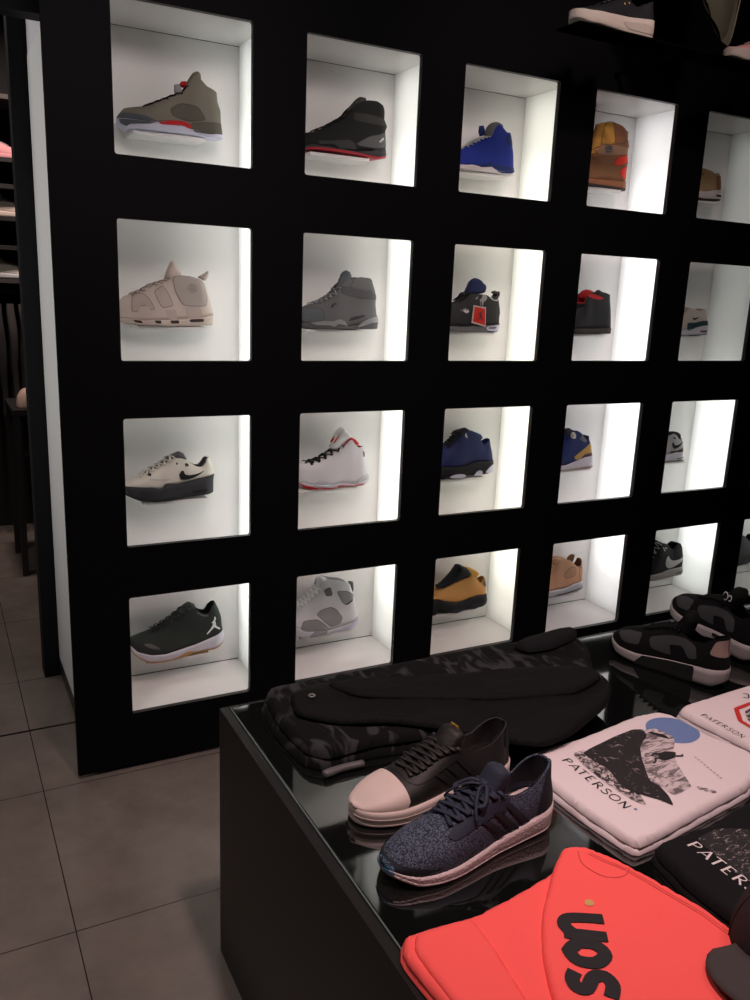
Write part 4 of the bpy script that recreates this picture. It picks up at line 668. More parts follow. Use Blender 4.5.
sp = runspec(dict(upper='black2', mid='beige', out='beige2', lining='black', tongue='black', lace='dkgrey'),
             ov=[('sole_step', 'beige2', 'sole', [(.06,.010),(.12,.010),(.15,.024),(.06,.034),(.02,.03),(.02,.012)]), ('eyelet', 'mustard', 'upper', [(.118,.075),(.122,.075),(.122,.080),(.118,.080)]), ('eyelet', 'mustard', 'upper', [(.135,.07),(.139,.07),(.139,.075),(.135,.075)])], **THICK)
build_shoe('sneaker', sp, 'black sneaker with thick pinkish sole on the shelf above the niches', (1.473, -.318, ROW_TOP+.057), math.pi, 'sneaker')
sp = runspec(dict(upper='pink', mid='beige2', out='beige3', lining='beige2', tongue='pink', lace='beige'), **THICK)
build_shoe('sneaker', sp, 'pink sneaker toe cut off by the right edge on the high shelf', (2.093, -.318, ROW_TOP+.057), math.pi, 'sneaker')
# olive garment hanging over the shelf front
O = [(1.37,2.62),(1.74,2.62),(1.735,2.40),(1.715,2.235),(1.70,2.185),(1.675,2.200),(1.58,2.30),(1.47,2.42)]
g = grid_poly(soft(O), .02, .02); O2 = soft(O); bm = bmesh.new()
for s in (1, -1):
    mp = {v: bm.verts.new((v.co.x, -.40 - s*.012*min(1, edge_dist(v.co, O2)/.02) + .008*math.sin(v.co.x*60)*s, v.co.y)) for v in g.verts}
    for f in g.faces: bm.faces.new([mp[v] for v in f.verts][::s])
g.free(); bmesh.ops.remove_doubles(bm, verts=bm.verts, dist=1e-4)
tr = thing('hanging_trousers', 'olive trouser leg hanging from above beside the shelf shoes', 'trousers', (0, 0, 0))
from_bm('fabric', bm, mat('olive_cloth', (.050, .046, .028), .85, bump=.4, bscale=120), tr)
bm = bmesh.new(); add_tube(bm, spline([(1.741,-.402,2.62),(1.737,-.404,2.40),(1.717,-.404,2.235),(1.702,-.404,2.19)], 4), .0022, 5)
from_bm('side_seam', bm, mat('seam_thread', (.16, .15, .10), .8), tr)
bm = bmesh.new(); add_tube(bm, [(1.2,-.40,2.635),(2.6,-.40,2.635)], .012, 10); add_tube(bm, [(1.25,-.40,2.635),(1.25,-.40,2.999)], .006, 8); add_tube(bm, [(2.55,-.40,2.635),(2.55,-.40,2.999)], .006, 8)
tag(from_bm('hanging_rail', bm, black_lam), 'black hanging rail fixed to the ceiling, carrying the olive trousers', 'rail')

# ------------------------------------------------------------------ display table
TZ = .596
tb = thing('display_table', 'low black display table with a glossy black glass top', 'table', (.010, -.828, 0))
blk = mat('black_table_paint', (.0115, .011, .0108), .42, spec=.3)
TL, TW = 2.35, 1.9
def tbox(n, lo, hi, m, b=.0015): return box(n, (lo[0], -hi[1], lo[2]), (hi[0], -lo[1], hi[2]), m, tb, b)
tbox('side_panel', (0, 0, 0), (.018, TW, TZ-.002), blk)
tbox('side_panel', (TL-.018, 0, 0), (TL, TW, TZ-.002), blk)
tbox('back_panel', (.0185, .0, 0), (TL-.0185, .018, TZ-.002), blk)
tbox('front_panel', (.0185, TW-.018, 0), (TL-.0185, TW, TZ-.002), blk)
tbox('carcass_top', (.0185, .0185, TZ-.040), (TL-.0185, TW-.0185, TZ-.0105), blk)
glass = mat('black_glass', (.004, .0048, .0045), .04, spec=.5)
glass.node_tree.nodes['Principled BSDF'].inputs['IOR'].default_value = 2.2
tbox('glass_top', (.0225, .012, TZ-.010), (TL-.022, TW-.022, TZ), glass, .0012)
edge = mat('glass_edge', (.10, .13, .12), .25)
tbox('glass_edge', (.0195, .012, TZ-.010), (.0222, TW-.022, TZ-.0003), edge, .0005)

# ------------------------------------------------------------------ shoes on the table
def knit_mat():
    m = bpy.data.materials.new('knit'); m.use_nodes = True; nt = m.node_tree; b = nt.nodes['Principled BSDF']; N = nt.nodes.new; L = nt.links.new
    tc = N('ShaderNodeTexCoord'); mp = N('ShaderNodeMapping'); mp.inputs['Scale'].default_value = (520, 260, 620); L(tc.outputs['Object'], mp.inputs[0])
    n = N('ShaderNodeTexNoise'); n.inputs['Scale'].default_value = 1.0; n.inputs['Detail'].default_value = 2; L(mp.outputs[0], n.inputs['Vector'])
    r = N('ShaderNodeValToRGB'); r.color_ramp.elements[0].position = .42; r.color_ramp.elements[1].position = .62
    r.color_ramp.elements[0].color = (.007, .010, .018, 1); r.color_ramp.elements[1].color = (.085, .108, .165, 1)
    L(n.outputs['Fac'], r.inputs[0]); L(r.outputs[0], b.inputs['Base Color']); b.inputs['Roughness'].default_value = .85
    bp = N('ShaderNodeBump'); bp.inputs['Strength'].default_value = .5; bp.inputs['Distance'].default_value = .001; L(n.outputs['Fac'], bp.inputs['Height']); L(bp.outputs[0], b.inputs['Normal'])
    return m
def foam_mat():
    m = bpy.data.materials.new('foam'); m.use_nodes = True; nt = m.node_tree; b = nt.nodes['Principled BSDF']; N = nt.nodes.new; L = nt.links.new
    tc = N('ShaderNodeTexCoord'); n = N('ShaderNodeTexVoronoi'); n.inputs['Scale'].default_value = 240; L(tc.outputs['Object'], n.inputs['Vector'])
    b.inputs['Base Color'].default_value = (.62, .50, .50, 1); b.inputs['Roughness'].default_value = .6
    bp = N('ShaderNodeBump'); bp.invert = True; bp.inputs['Strength'].default_value = .55; bp.inputs['Distance'].default_value = .002; L(n.outputs['Distance'], bp.inputs['Height']); L(bp.outputs[0], b.inputs['Normal'])
    return m
KN, FM = knit_mat(), foam_mat()
def stripe(x0, z0, x1, z1, w=.011): return [(x0, z0), (x0-w, z0), (x1-w, z1), (x1, z1)]
sp = dict(RUN, mid=[(0,.042),(.05,.036),(.10,.028),(.15,.021),(.2,.018),(.26,.019),(.292,.027)], mats=dict(upper='knit', mid='foam', out='foam', lining='black3', tongue='navy3', lace='navy3'), bow=1, lacew=1.15,
    ov=[('heel_cap', 'black3', 'upper', [(0,.04),(0,.11),(.02,.108),(.035,.088),(.05,.055),(.055,.036),(.02,.038)]),
        ('stripe', 'black3', 'upper', stripe(.135,.070,.098,.030)), ('stripe', 'black3', 'upper', stripe(.157,.064,.120,.029)), ('stripe', 'black3', 'upper', stripe(.113,.074,.078,.034)),
        ('lace_cage', 'navy3', 'upper', [(.10,.080),(.12,.088),(.19,.068),(.21,.056),(.20,.052),(.17,.060),(.13,.066),(.11,.066)]),
        ('toe_rand', 'black3', 'upper', [(.225,.024),(.30,.020),(.30,.036),(.275,.034),(.25,.029)]),
        ('toe_tab', 'tabblue', 'both', [(.286,.022),(.30,.020),(.30,.045),(.286,.042)])])
def pal2(n):
    if n == 'knit': return KN
    if n == 'foam': return FM
    if n == 'tabblue': return mat('tab_blue', (.05, .16, .28), .6)
    if n == 'rubber': return mat('toe_rubber', (.62, .50, .46), .55)
    if n == 'espresso': return mat('brown_black_leather', (.0065, .005, .005), .6, bump=.2, bscale=300)
    if n == 'gold': return mat('gold_print', (.75, .42, .08), .35, metal=.6)
    return pm(n)
root, S = build_shoe('running_shoe', sp, 'navy speckled knit running shoe with pinkish foam sole at the front of the table', (.398, -1.398, TZ+.0005), math.pi+.10, 'sneaker', fine=1.7, pal=pal2)
root.scale = (1.13, 1.08, 1.04)
SH = dict(top=[(0,.088),(.012,.096),(.03,.088),(.055,.072),(.085,.070),(.110,.080),(.13,.088),(.16,.080),(.2,.062),(.235,.054),(.262,.046),(.285,.034),(.292,.028)],
          mid=[(0,.029),(.1,.028),(.2,.027),(.27,.028),(.292,.029)], bot=[(0,.002),(.1,0),(.2,0),(.28,.002),(.292,.004)],
          heel=[(.008,.10),(.008,.07),(.003,.04),(.001,.03),(.001,0)], thr=(.212,.120),
          tongue=[(.108,.075),(.100,.100),(.106,.112),(.122,.112),(.138,.095),(.148,.080)], tongue_w=.024,
          mats=dict(upper='espresso', mid='rubber', out='rubber', lining='black2', tongue='espresso', lace='espresso'), rows=8, lacew=1.25,
          ov=[('toe_shell', 'rubber', 'upper', [(.222,.026),(.30,.024),(.30,.075),(.222,.075)]),
              ('stripe', 'black', 'upper', stripe(.150,.066,.112,.028)), ('stripe', 'black', 'upper', stripe(.172,.060,.134,.028)), ('stripe', 'black', 'upper', stripe(.130,.072,.092,.028)),
              ('heel_tab', 'black2', 'upper', [(0,.055),(0,.1),(.022,.098),(.03,.06)]),
              ('eyestay', 'espresso', 'upper', [(.112,.080),(.13,.090),(.21,.066),(.215,.056),(.20,.052),(.13,.070)])])
sh, S2 = build_shoe('shell_toe_sneaker', SH, 'dark brown leather sneaker with pale rubber shell toe behind the knit shoe', (.420, -1.252, TZ+.0005), math.pi+.10, 'sneaker', fine=1.6, pal=pal2)
sh.scale = (1.13, 1.08, 1.05)
bm = bmesh.new(); add_box(bm, (.1105, -.009, .108), (.1125, .009, .1155), .0008); bmesh.ops.recalc_face_normals(bm, faces=bm.faces)
gl = from_bm('tongue_label', bm, pal2('gold'), sh, smooth=False); gl['label'] = 'gold tongue label'
bm = bmesh.new(); pts = [S2.P(S2.L*(1-(1-t)**2)*.999, -.012*20, 1, .0008) for t in [k/24 for k in range(1, 25)]]
add_tube(bm, pts, .0008, 5); add_tube(bm, [Vector((p.x, -p.y, p.z)) for p in pts], .0008, 5); from_bm('sole_stitching', bm, pm('beige3'), sh)

AM = dict(top=[(0,.092),(.012,.100),(.03,.094),(.055,.080),(.085,.078),(.105,.086),(.13,.092),(.16,.084),(.2,.070),(.245,.058),(.27,.050),(.292,.034)],
          mid=[(0,.040),(.05,.037),(.12,.031),(.2,.023),(.26,.023),(.292,.031)], bot=[(0,.012),(.02,.002),(.1,0),(.2,0),(.26,.004),(.292,.020)],
          heel=[(.010,.106),(.010,.08),(.002,.05),(.0,.03),(.004,.0)], thr=(.210,.115), tongue=[(.098,.075),(.086,.112),(.094,.128),(.112,.128),(.13,.1),(.145,.08)], tongue_w=.023,
          mats=dict(upper='jetblack', mid='greymid', out='jetblack', lining='jetblack', tongue='jetblack', lace='jetblack'), rows=7,
          ov=[('heel_badge', 'badge', 'upper', [(0,.062),(0,.098),(.028,.092),(.036,.066)]),
              ('side_suede', 'suede', 'upper', [(.06,.05),(.08,.045),(.10,.065),(.13,.060),(.12,.040),(.17,.042),(.18,.062),(.13,.078),(.10,.080),(.07,.072)]),
              ('toe_suede', 'suede', 'upper', [(.20,.040),(.24,.036),(.27,.046),(.24,.056),(.20,.062)]),
              ('sole_band', 'black', 'sole', [(.062,.0),(.21,.0),(.175,.034),(.062,.042)]),
              ('air_window', 'black', 'sole', [(.062,.024),(.115,.020),(.115,.028),(.062,.032)])])
def pal3(n):
    if n == 'jetblack': return mat('jet_black', (.004, .004, .0045), .85, bump=.2, bscale=250, spec=.15)
    if n == 'greymid': return mat('grey_midsole', (.30, .275, .275), .55)
    if n == 'badge': return mat('dusty_pink_badge', (.24, .165, .15), .5)
    if n == 'suede': return mat('washed_suede', (.030, .032, .035), .9, bump=.4, bscale=250)
    return pm(n)
heel = Vector((1.082, -1.195)); toe = Vector((1.010, -.925)); a = math.atan2(toe.y-heel.y, toe.x-heel.x)
bp_, _ = build_shoe('air_sole_sneaker', AM, 'black sneaker with dusty pink heel badge and grey heel sole, nearer of the black pair', (heel.x, heel.y, TZ+.0005), a, 'sneaker', fine=1.5, pal=pal3)
bp_.scale = (1.0, 1.05, 1.22)
sp = dict(AM); sp['ov'] = [o for o in AM['ov'] if o[0] not in ('heel_badge', 'sole_band')]; sp['mats'] = dict(AM['mats'])
heel = Vector((1.262, -1.140)); toe = Vector((1.290, -.850)); a = math.atan2(toe.y-heel.y, toe.x-heel.x)
rb, S3 = build_shoe('air_sole_sneaker', sp, 'black sneaker with grey sole and pale tongue mark, farther of the black pair', (heel.x, heel.y, TZ+.0005), a, 'sneaker', fine=1.5, pal=pal3)
rb.scale = (1.03, 1.08, 1.25); rb.rotation_euler = (0, -.10, rb.rotation_euler.z)
bm = bmesh.new()
for cx_, r_ in ((.118, .007), (.104, .005)):
    add_tube(bm, [(cx_+r_*math.cos(t), .0245, .106+r_*1.2*math.sin(t)) for t in [2*math.pi*k/10 for k in range(9)]], .0011, 5)
from_bm('tongue_mark', bm, pm('grey7'), rb)

# ------------------------------------------------------------------ folded clothes
class Cloth:
    """folded garment: outline in metres on the table, rounded edge, soft wrinkles"""
    def __init__(s, outline, z0, t, r=.012, wr=.002, ws=9, seed=0, tilt=None, stretch=(1, 1)):
        s.o = soft(outline); s.z0, s.t, s.r, s.wr, s.ws, s.seed, s.tilt, s.st = z0, t, r, wr, ws, seed, tilt, stretch
    def z(s, x, y):
        d = edge_dist((x, y), s.o) if inside((x, y), s.o) else 0
        e = math.sqrt(max(0, 1-(1-min(1, d/s.r))**2))
        n = noise.noise(Vector((x*s.ws*s.st[0], y*s.ws*s.st[1], s.seed))) + .4*noise.noise(Vector((x*s.ws*2.7*s.st[0], y*s.ws*2.7*s.st[1], s.seed+5)))
        k = s.tilt(x, y) if s.tilt else 0
        return s.z0 + (s.t+k)*(.12+.88*e) + n*s.wr*min(1, d/.02)
    def build(s, name, m, parent, step=.008, loc=(0, 0, 0)):
        g = grid_poly(s.o, step, step); bm = bmesh.new(); rim = 0
        # denser ring near the border keeps the fold round
        bot = {v: bm.verts.new((v.co.x, v.co.y, s.z0)) for v in g.verts}
        top = {v: bm.verts.new((v.co.x, v.co.y, s.z(v.co.x, v.co.y))) for v in g.verts}
        for f in g.faces:
            bm.faces.new([top[v] for v in f.verts]); bm.faces.new([bot[v] for v in f.verts][::-1])
        for e in g.edges:
            if e.is_boundary:
                a, b = e.verts; bm.faces.new((bot[a], bot[b], top[b], top[a]))
        g.free(); bmesh.ops.recalc_face_normals(bm, faces=bm.faces)
        return from_bm(name, bm, m, parent)
def inset_ring(outline, d):
    n = len(outline); out = []
    cx = sum(p[0] for p in outline)/n; cy = sum(p[1] for p in outline)/n
    for p in outline:
        v = Vector((cx-p[0], cy-p[1])); L = v.length; v = v/L*min(d, L*.5); out.append((p[0]+v.x, p[1]+v.y))
    return out
def printed(name, poly, cloth, m, parent, off=.0006, step=.008, round_=True):
    g = grid_poly(soft(poly) if round_ else poly, step, step); bm = bmesh.new()
    mp = {v: bm.verts.new((v.co.x, v.co.y, cloth.z(v.co.x, v.co.y)+off)) for v in g.verts}
    for f in g.faces: bm.faces.new([mp[v] for v in f.verts])
    g.free(); return from_bm(name, bm, m, parent)
GLYPH = {   # strokes in a 1-high box: (points, width factor)
 'P': [([(.12,0),(.12,1)], 1), ([(.12,.97),(.45,.93),(.55,.74),(.42,.52),(.12,.46)], .55)],
 'A': [([(.0,0),(.34,1)], .5), ([(.34,1),(.66,0)], 1.0), ([(.12,.30),(.5,.30)], .4)],
 'T': [([(.0,.96),(.66,.96)], .55), ([(.33,.96),(.33,0)], 1)],
 'E': [([(.12,0),(.12,1)], 1), ([(.12,.97),(.5,.97)], .5), ([(.12,.5),(.42,.5)], .5), ([(.12,.03),(.52,.03)], .5)],
 'R': [([(.12,0),(.12,1)], 1), ([(.12,.97),(.42,.93),(.52,.74),(.4,.54),(.12,.48)], .55), ([(.28,.5),(.62,0)], .9)],
 'S': [([(.50,.84),(.36,.97),(.16,.92),(.10,.74),(.22,.58),(.44,.42),(.52,.22),(.38,.04),(.18,.03),(.04,.16)], .7)],
 'O': [([(.36,.99),(.12,.86),(.02,.5),(.12,.14),(.36,.01),(.60,.14),(.70,.5),(.60,.86),(.36,.99)], .7)],
 'N': [([(.08,0),(.08,1)], .55), ([(.08,1),(.58,0)], 1), ([(.58,0),(.58,1)], .55)],
 's': [([(.50,.80),(.34,.88),(.18,.80),(.20,.62),(.42,.46),(.46,.24),(.30,.12),(.06,.20)], 1)],
 'o': [([(.34,.86),(.16,.70),(.14,.36),(.32,.14),(.50,.30),(.52,.64),(.34,.86)], 1)],
 'n': [([(.10,.02),(.12,.90)], 1), ([(.12,.70),(.30,.86),(.46,.78),(.50,.50),(.50,.02)], 1)],
}
def ribbon(bm, pts, w, cloth, off):
    P = []
    for a, b in zip(pts[:-1], pts[1:]):
        n = max(1, int(math.dist(a, b)/.006)); P += [(a[0]+(b[0]-a[0])*k/n, a[1]+(b[1]-a[1])*k/n) for k in range(n)]
    P.append(pts[-1]); L = []; R = []
    closed = math.dist(P[0], P[-1]) < 1e-6
    for i, p in enumerate(P):
        a = P[max(0, i-1)]; b = P[min(len(P)-1, i+1)]
        if closed and i in (0, len(P)-1): a, b = P[-2], P[1]
        d = Vector((b[0]-a[0], b[1]-a[1])).normalized(); nx, ny = -d.y*w/2, d.x*w/2
        for S_, s in ((L, 1), (R, -1)):
            x, y = p[0]+nx*s, p[1]+ny*s; S_.append(bm.verts.new((x, y, cloth.z(x, y)+off)))
    for i in range(len(P)-1): bm.faces.new((L[i], R[i], R[i+1], L[i+1]))
def lettering(text, cloth, origin, e1, e2, adv, m, parent, w, name='lettering', off=.0009, smooth_=False):
    x = 0.0
    for ch in text:
        bm = bmesh.new(); k = 0
        for pts, f in GLYPH[ch]:
            Q = spline(pts, 4) if len(pts) > 3 else pts
            Q = [(origin[0]+e1[0]*(x+p[0])+e2[0]*p[1], origin[1]+e1[1]*(x+p[0])+e2[1]*p[1]) for p in Q]
            if isinstance(w, float): ribbon(bm, Q, w*f, cloth, off + k*.0001)
            k += 1
        from_bm(name, bm, m, parent, smooth=False)
        x += adv[ch] if isinstance(adv, dict) else adv
def rock_mat(name, dark, light, thr, scale, stretch=(1, 1, 1)):
    m = bpy.data.materials.new(name); m.use_nodes = True; nt = m.node_tree; b = nt.nodes['Principled BSDF']; N = nt.nodes.new; L = nt.links.new
    tc = N('ShaderNodeTexCoord'); mp = N('ShaderNodeMapping'); mp.inputs['Scale'].default_value = stretch; L(tc.outputs['Object'], mp.inputs[0])
    n = N('ShaderNodeTexNoise'); n.inputs['Scale'].default_value = scale; n.inputs['Detail'].default_value = 8; n.inputs['Roughness'].default_value = .75; n.inputs['Distortion'].default_value = .8
    L(mp.outputs[0], n.inputs['Vector'])
    r = N('ShaderNodeValToRGB'); r.color_ramp.elements[0].position = thr-.03; r.color_ramp.elements[1].position = thr+.06
    r.color_ramp.elements[0].color = (*dark, 1); r.color_ramp.elements[1].color = (*light, 1)
    L(n.outputs['Fac'], r.inputs[0]); L(r.outputs[0], b.inputs['Base Color']); b.inputs['Roughness'].default_value = .9
    return m
white_cot = mat('white_cotton', (.74, .66, .67), .9, bump=.15, bscale=500, spec=.2)
black_cot = mat('black_cotton', (.007, .007, .008), .9, bump=.15, bscale=500, spec=.2)
ink = mat('black_ink', (.012, .010, .012), .8); white_ink = mat('white_ink', (.70, .64, .63), .7)

# white T-shirt with mountain print
t1 = thing('folded_tshirt', 'folded white T-shirt with mountain print and blue disc in the middle of the table', 'T-shirt', (0, 0, 0), group='folded T-shirts on the table')
o1 = [(.452,-1.262),(.60,-1.255),(.76,-1.232),(.815,-1.238),(.838,-1.262),(.842,-1.36),(.868,-1.43),(.850,-1.470),(.765,-1.512),(.65,-1.527),(.50,-1.548),(.452,-1.550),(.438,-1.44),(.436,-1.34)]
low = Cloth(o1, TZ+.0005, .011, r=.007, wr=.0008, seed=3); low.build('under_layer', white_cot, t1)
o1b = inset_ring(o1, .004)
c1 = Cloth(o1b, TZ+.0115, .0145, r=.009, wr=.0018, ws=8, seed=1); c1.build('front_panel', white_cot, t1, .007)
rock = rock_mat('dark_rock_print', (.016, .013, .015), (.34, .29, .29), .60, 60)
face = rock_mat('pale_rock_print', (.13, .11, .115), (.60, .52, .53), .47, 26, (1, 3.2, 1))
spk = rock_mat('speckled_rock_print', (.03, .025, .028), (.62, .54, .54), .5, 110)
printed('mountain_print', [(.7268,-1.2898),(.7552,-1.2958),(.7644,-1.3311),(.7494,-1.3506),(.7151,-1.3774),(.6858,-1.42),(.6673,-1.4566),(.6584,-1.4742),(.6102,-1.4806),(.606,-1.4509),(.6044,-1.425),(.6347,-1.3819),(.6727,-1.3341)], c1, face, t1, .0006)
printed('mountain_print', [(.5367,-1.3032),(.5655,-1.2996),(.5700,-1.335),(.572,-1.39),(.5600,-1.445),(.5448,-1.4815),(.5327,-1.4595),(.5263,-1.394),(.5278,-1.3425)], c1, spk, t1, .0009)
printed('mountain_print', [(.5577,-1.3084),(.5858,-1.3002),(.6451,-1.2879),(.7082,-1.2799),(.7281,-1.2885),(.7173,-1.3106),(.6739,-1.3346),(.6437,-1.3702),(.6188,-1.4056),(.6036,-1.4283),(.606,-1.4509),(.5999,-1.476),(.5843,-1.5025),(.5776,-1.483),(.5623,-1.4592),(.5478,-1.439),(.5447,-1.4165),(.5611,-1.3725),(.5558,-1.3394),(.5545,-1.315)], c1, rock, t1, .0013)
disc = [(.782+.053*math.cos(a), -1.314+.050*math.sin(a)) for a in [2*math.pi*k/28 for k in range(28)]]
d = printed('disc_print', disc, c1, mat('blue_ink', (.14, .22, .43), .8), t1, .0004, round_=False); d['label'] = 'blue disc print'
printed('bird_print', [(.672,-1.386),(.6829,-1.3714),(.7029,-1.368),(.7208,-1.3799),(.7042,-1.3928),(.684,-1.394)], c1, ink, t1, .0018, .005)
bm = bmesh.new()
for q in ([(.690,-1.372),(.676,-1.366),(.668,-1.371)], [(.684,-1.384),(.668,-1.380),(.660,-1.388),(.652,-1.390)], [(.708,-1.388),(.722,-1.394),(.726,-1.390)]): ribbon(bm, q, .0035, c1, .0020)
from_bm('bird_print', bm, ink, t1, smooth=False)
printed('bird_print', [(.728,-1.3),(.738,-1.305),(.752,-1.325),(.748,-1.338),(.738,-1.322)], c1, ink, t1, .0018, .005)
for i, (x, y) in enumerate([(.667,-1.482),(.673,-1.490),(.680,-1.498)]): 
    printed('rock_print', [(x,y+.006),(x+.008,y+.002),(x+.006,y-.006),(x-.004,y-.004)], c1, face, t1, .0007, .005)
lettering('PATERSON', c1, (.5020, -1.3120), (0, -.0262), (.0175, 0), {'P':.78,'A':.74,'T':.80,'E':.74,'R':.80,'S':.72,'O':.90,'N':.7}, ink, t1, .0030)
printed('registered_dot', [(.519+.0028*math.cos(a), -1.481+.0028*math.sin(a)) for a in [k*math.pi/5 for k in range(10)]], c1, MATS['blue_ink'], t1, .001, .004, False)
for i in range(9):
    yy = -1.405-.0085*i; bm = bmesh.new(); ribbon(bm, [(.742-.0015*i, yy), (.742-.0015*i, yy-.0045)], .0035, c1, .0008); from_bm('fine_print', bm, mat('grey_ink', (.42, .36, .37), .9), t1, smooth=False)

# second white T-shirt, cut off at the right
t2 = thing('folded_tshirt', 'folded white T-shirt with red frame print, farther back at the right edge of the table', 'T-shirt', (0, 0, 0), group='folded T-shirts on the table')
o2 = [(.858,-1.250),(.90,-1.238),(1.15,-1.228),(1.20,-1.235),(1.215,-1.50),(1.17,-1.535),(.90,-1.545),(.872,-1.53),(.876,-1.42)]
Cloth(o2, TZ+.0005, .011, r=.007, wr=.0008, seed=13).build('under_layer', white_cot, t2)
c2 = Cloth(inset_ring(o2, .004), TZ+.0115, .0145, r=.009, wr=.0015, seed=11); c2.build('front_panel', white_cot, t2, .008)
lettering('PATERSON', c2, (.884, -1.292), (0, -.0165), (.0135, 0), {'P':.78,'A':.74,'T':.80,'E':.74,'R':.80,'S':.72,'O':.90,'N':.7}, ink, t2, .0020)
bm = bmesh.new(); ribbon(bm, [(1.03,-1.300),(.975,-1.306),(.940,-1.345),(.938,-1.40),(.960,-1.45),(1.03,-1.46)], .010, c2, .0008)
rf = from_bm('frame_print', bm, mat('red_ink', (.55, .03, .025), .7), t2, smooth=False); rf['label'] = 'red frame print'
printed('picture_print', [(1.03,-1.312),(.985,-1.318),(.955,-1.35),(.952,-1.40),(.970,-1.44),(1.03,-1.45)], c2, spk, t2, .0006)
bm = bmesh.new(); ribbon(bm, spline([(1.050,-1.262),(1.058,-1.268),(1.050,-1.276),(1.042,-1.282),(1.036,-1.274)], 4), .003, c2, .0008); ribbon(bm, spline([(1.052,-1.290),(1.058,-1.298),(1.046,-1.304),(1.036,-1.296)], 4), .003, c2, .0008)
from_bm('script_print', bm, ink, t2, smooth=False)

# black T-shirt
t3 = thing('folded_tshirt', 'folded black T-shirt with white lettering and rock print at the right edge of the table', 'T-shirt', (0, 0, 0), group='folded T-shirts on the table')
o3 = [(.470,-1.556),(.60,-1.560),(.66,-1.545),(.78,-1.535),(.865,-1.510),(.885,-1.60),(.875,-1.79),(.80,-1.83),(.52,-1.82),(.462,-1.79),(.452,-1.66)]
Cloth(o3, TZ+.0005, .012, r=.008, wr=.0008, seed=23).build('under_layer', black_cot, t3)
c3 = Cloth(inset_ring(o3, .004), TZ+.0120, .018, r=.012, wr=.0015, seed=21); c3.build('front_panel', black_cot, t3, .008)
printed('rock_print', [(.5437,-1.5849),(.5942,-1.5791),(.64,-1.60),(.655,-1.66),(.63,-1.72),(.58,-1.74),(.545,-1.72),(.5343,-1.673),(.5398,-1.6308)], c3, rock_mat('night_rock_print', (.014, .013, .014), (.42, .37, .37), .58, 90, (1, 2, 1)), t3, .0006)
lettering('PATERSON', c3, (.5185, -1.588), (0, -.0272), (.0215, 0), {'P':.78,'A':.74,'T':.80,'E':.74,'R':.80,'S':.72,'O':.90,'N':.7}, white_ink, t3, .0036)

# coral red sweatshirt
red_m = mat('coral_jersey', (.95, .115, .105), .85, bump=.25, bscale=350, spec=.2)
t4 = thing('folded_sweatshirt', 'folded coral red sweatshirt with big black lettering at the front of the table', 'sweatshirt', (0, 0, 0))
o4 = [(.014,-1.583),(.032,-1.553),(.080,-1.556),(.1403,-1.561),(.230,-1.548),(.3135,-1.532),(.3432,-1.503),(.377,-1.518),(.4031,-1.565),(.4250,-1.63),(.4450,-1.70),(.452,-1.80),(.40,-1.90),(.10,-1.92),(.040,-1.90),(.028,-1.75)]
Cloth(o4, TZ+.0005, .010, r=.008, wr=.0008, seed=33).build('under_layer', red_m, t4)
c4 = Cloth(inset_ring(o4, .003), TZ+.0095, .011, r=.010, wr=.0034, ws=9, seed=31, stretch=(1.4, .8)); c4.build('body', red_m, t4, .007)
o4l = [(.030,-1.590),(.046,-1.564),(.095,-1.566),(.132,-1.569),(.130,-1.62),(.118,-1.70),(.098,-1.85),(.05,-1.86),(.036,-1.75)]
Cloth(o4l, TZ+.0190, .007, r=.009, wr=.001, seed=36).build('folded_side', red_m, t4, .007)
o4s = [(.342,-1.508),(.374,-1.520),(.397,-1.560),(.420,-1.63),(.438,-1.70),(.440,-1.84),(.28,-1.86),(.105,-1.84),(.138,-1.735),(.176,-1.664),(.221,-1.607),(.302,-1.535)]
c4s = Cloth(o4s, TZ+.0190, .010, r=.007, wr=.0032, ws=12, seed=35); c4s.build('folded_sleeve', red_m, t4, .006)
e1 = Vector((.083, .126)); e1 = e1/3*1.62; e2 = Vector((-.055, .034))
lettering('son', c4s, (.214, -1.770), (e1.x, e1.y), (e2.x, e2.y), {'s':.57,'o':.60,'n':.6}, ink, t4, .0185, off=.0016)
for k in (0, .0045):
    bm = bmesh.new(); ribbon(bm, spline([(.368-k,-1.540),(.392-k,-1.59),(.410-k,-1.65),(.424-k,-1.72),(.430-k,-1.80)], 5), .0012, c4s, .0007); from_bm('seam', bm, mat('coral_seam', (.60, .06, .06), .9), t4, smooth=False)
bm = bmesh.new(); ribbon(bm, spline([(.352,-1.530),(.340,-1.556),(.352,-1.590),(.380,-1.60),(.400,-1.590)], 5), .0016, c4s, .0007); from_bm('seam', bm, MATS['coral_seam'], t4, smooth=False)
printed('dot_print', [(.293+.0065*math.cos(a), -1.622+.0065*math.sin(a)) for a in [k*math.pi/6 for k in range(12)]], c4s, mat('mustard_ink', (.55, .36, .12), .8), t4, .001, .005, False)

# camouflage garment with a black jacket folded over it
camo = rock_mat('dark_camouflage', (.0045, .0045, .005), (.034, .034, .036), .54, 8, (2.4, 1.0, 1)); 
_n = [n for n in camo.node_tree.nodes if n.type == 'TEX_NOISE'][0]; _n.inputs['Detail'].default_value = 1.5; _n.inputs['Distortion'].default_value = 1.6
_b = camo.node_tree.nodes['Principled BSDF']; _b.inputs['Specular IOR Level'].default_value = .15
tc = thing('folded_camouflage_trousers', 'folded dark camouflage trousers under the black jacket at the back of the table', 'trousers', (0, 0, 0))
oc = [(.088,-.846),(.070,-.98),(.078,-1.10),(.11,-1.135),(.20,-1.128),(.42,-1.165),(.60,-1.19),(.74,-1.16),(.83,-1.04),(.900,-.95),(.910,-.862),(.60,-.842),(.30,-.842)]
Cloth(oc, TZ+.0005, .019, r=.009, wr=.002, seed=43).build('under_layer', camo, tc, .012)
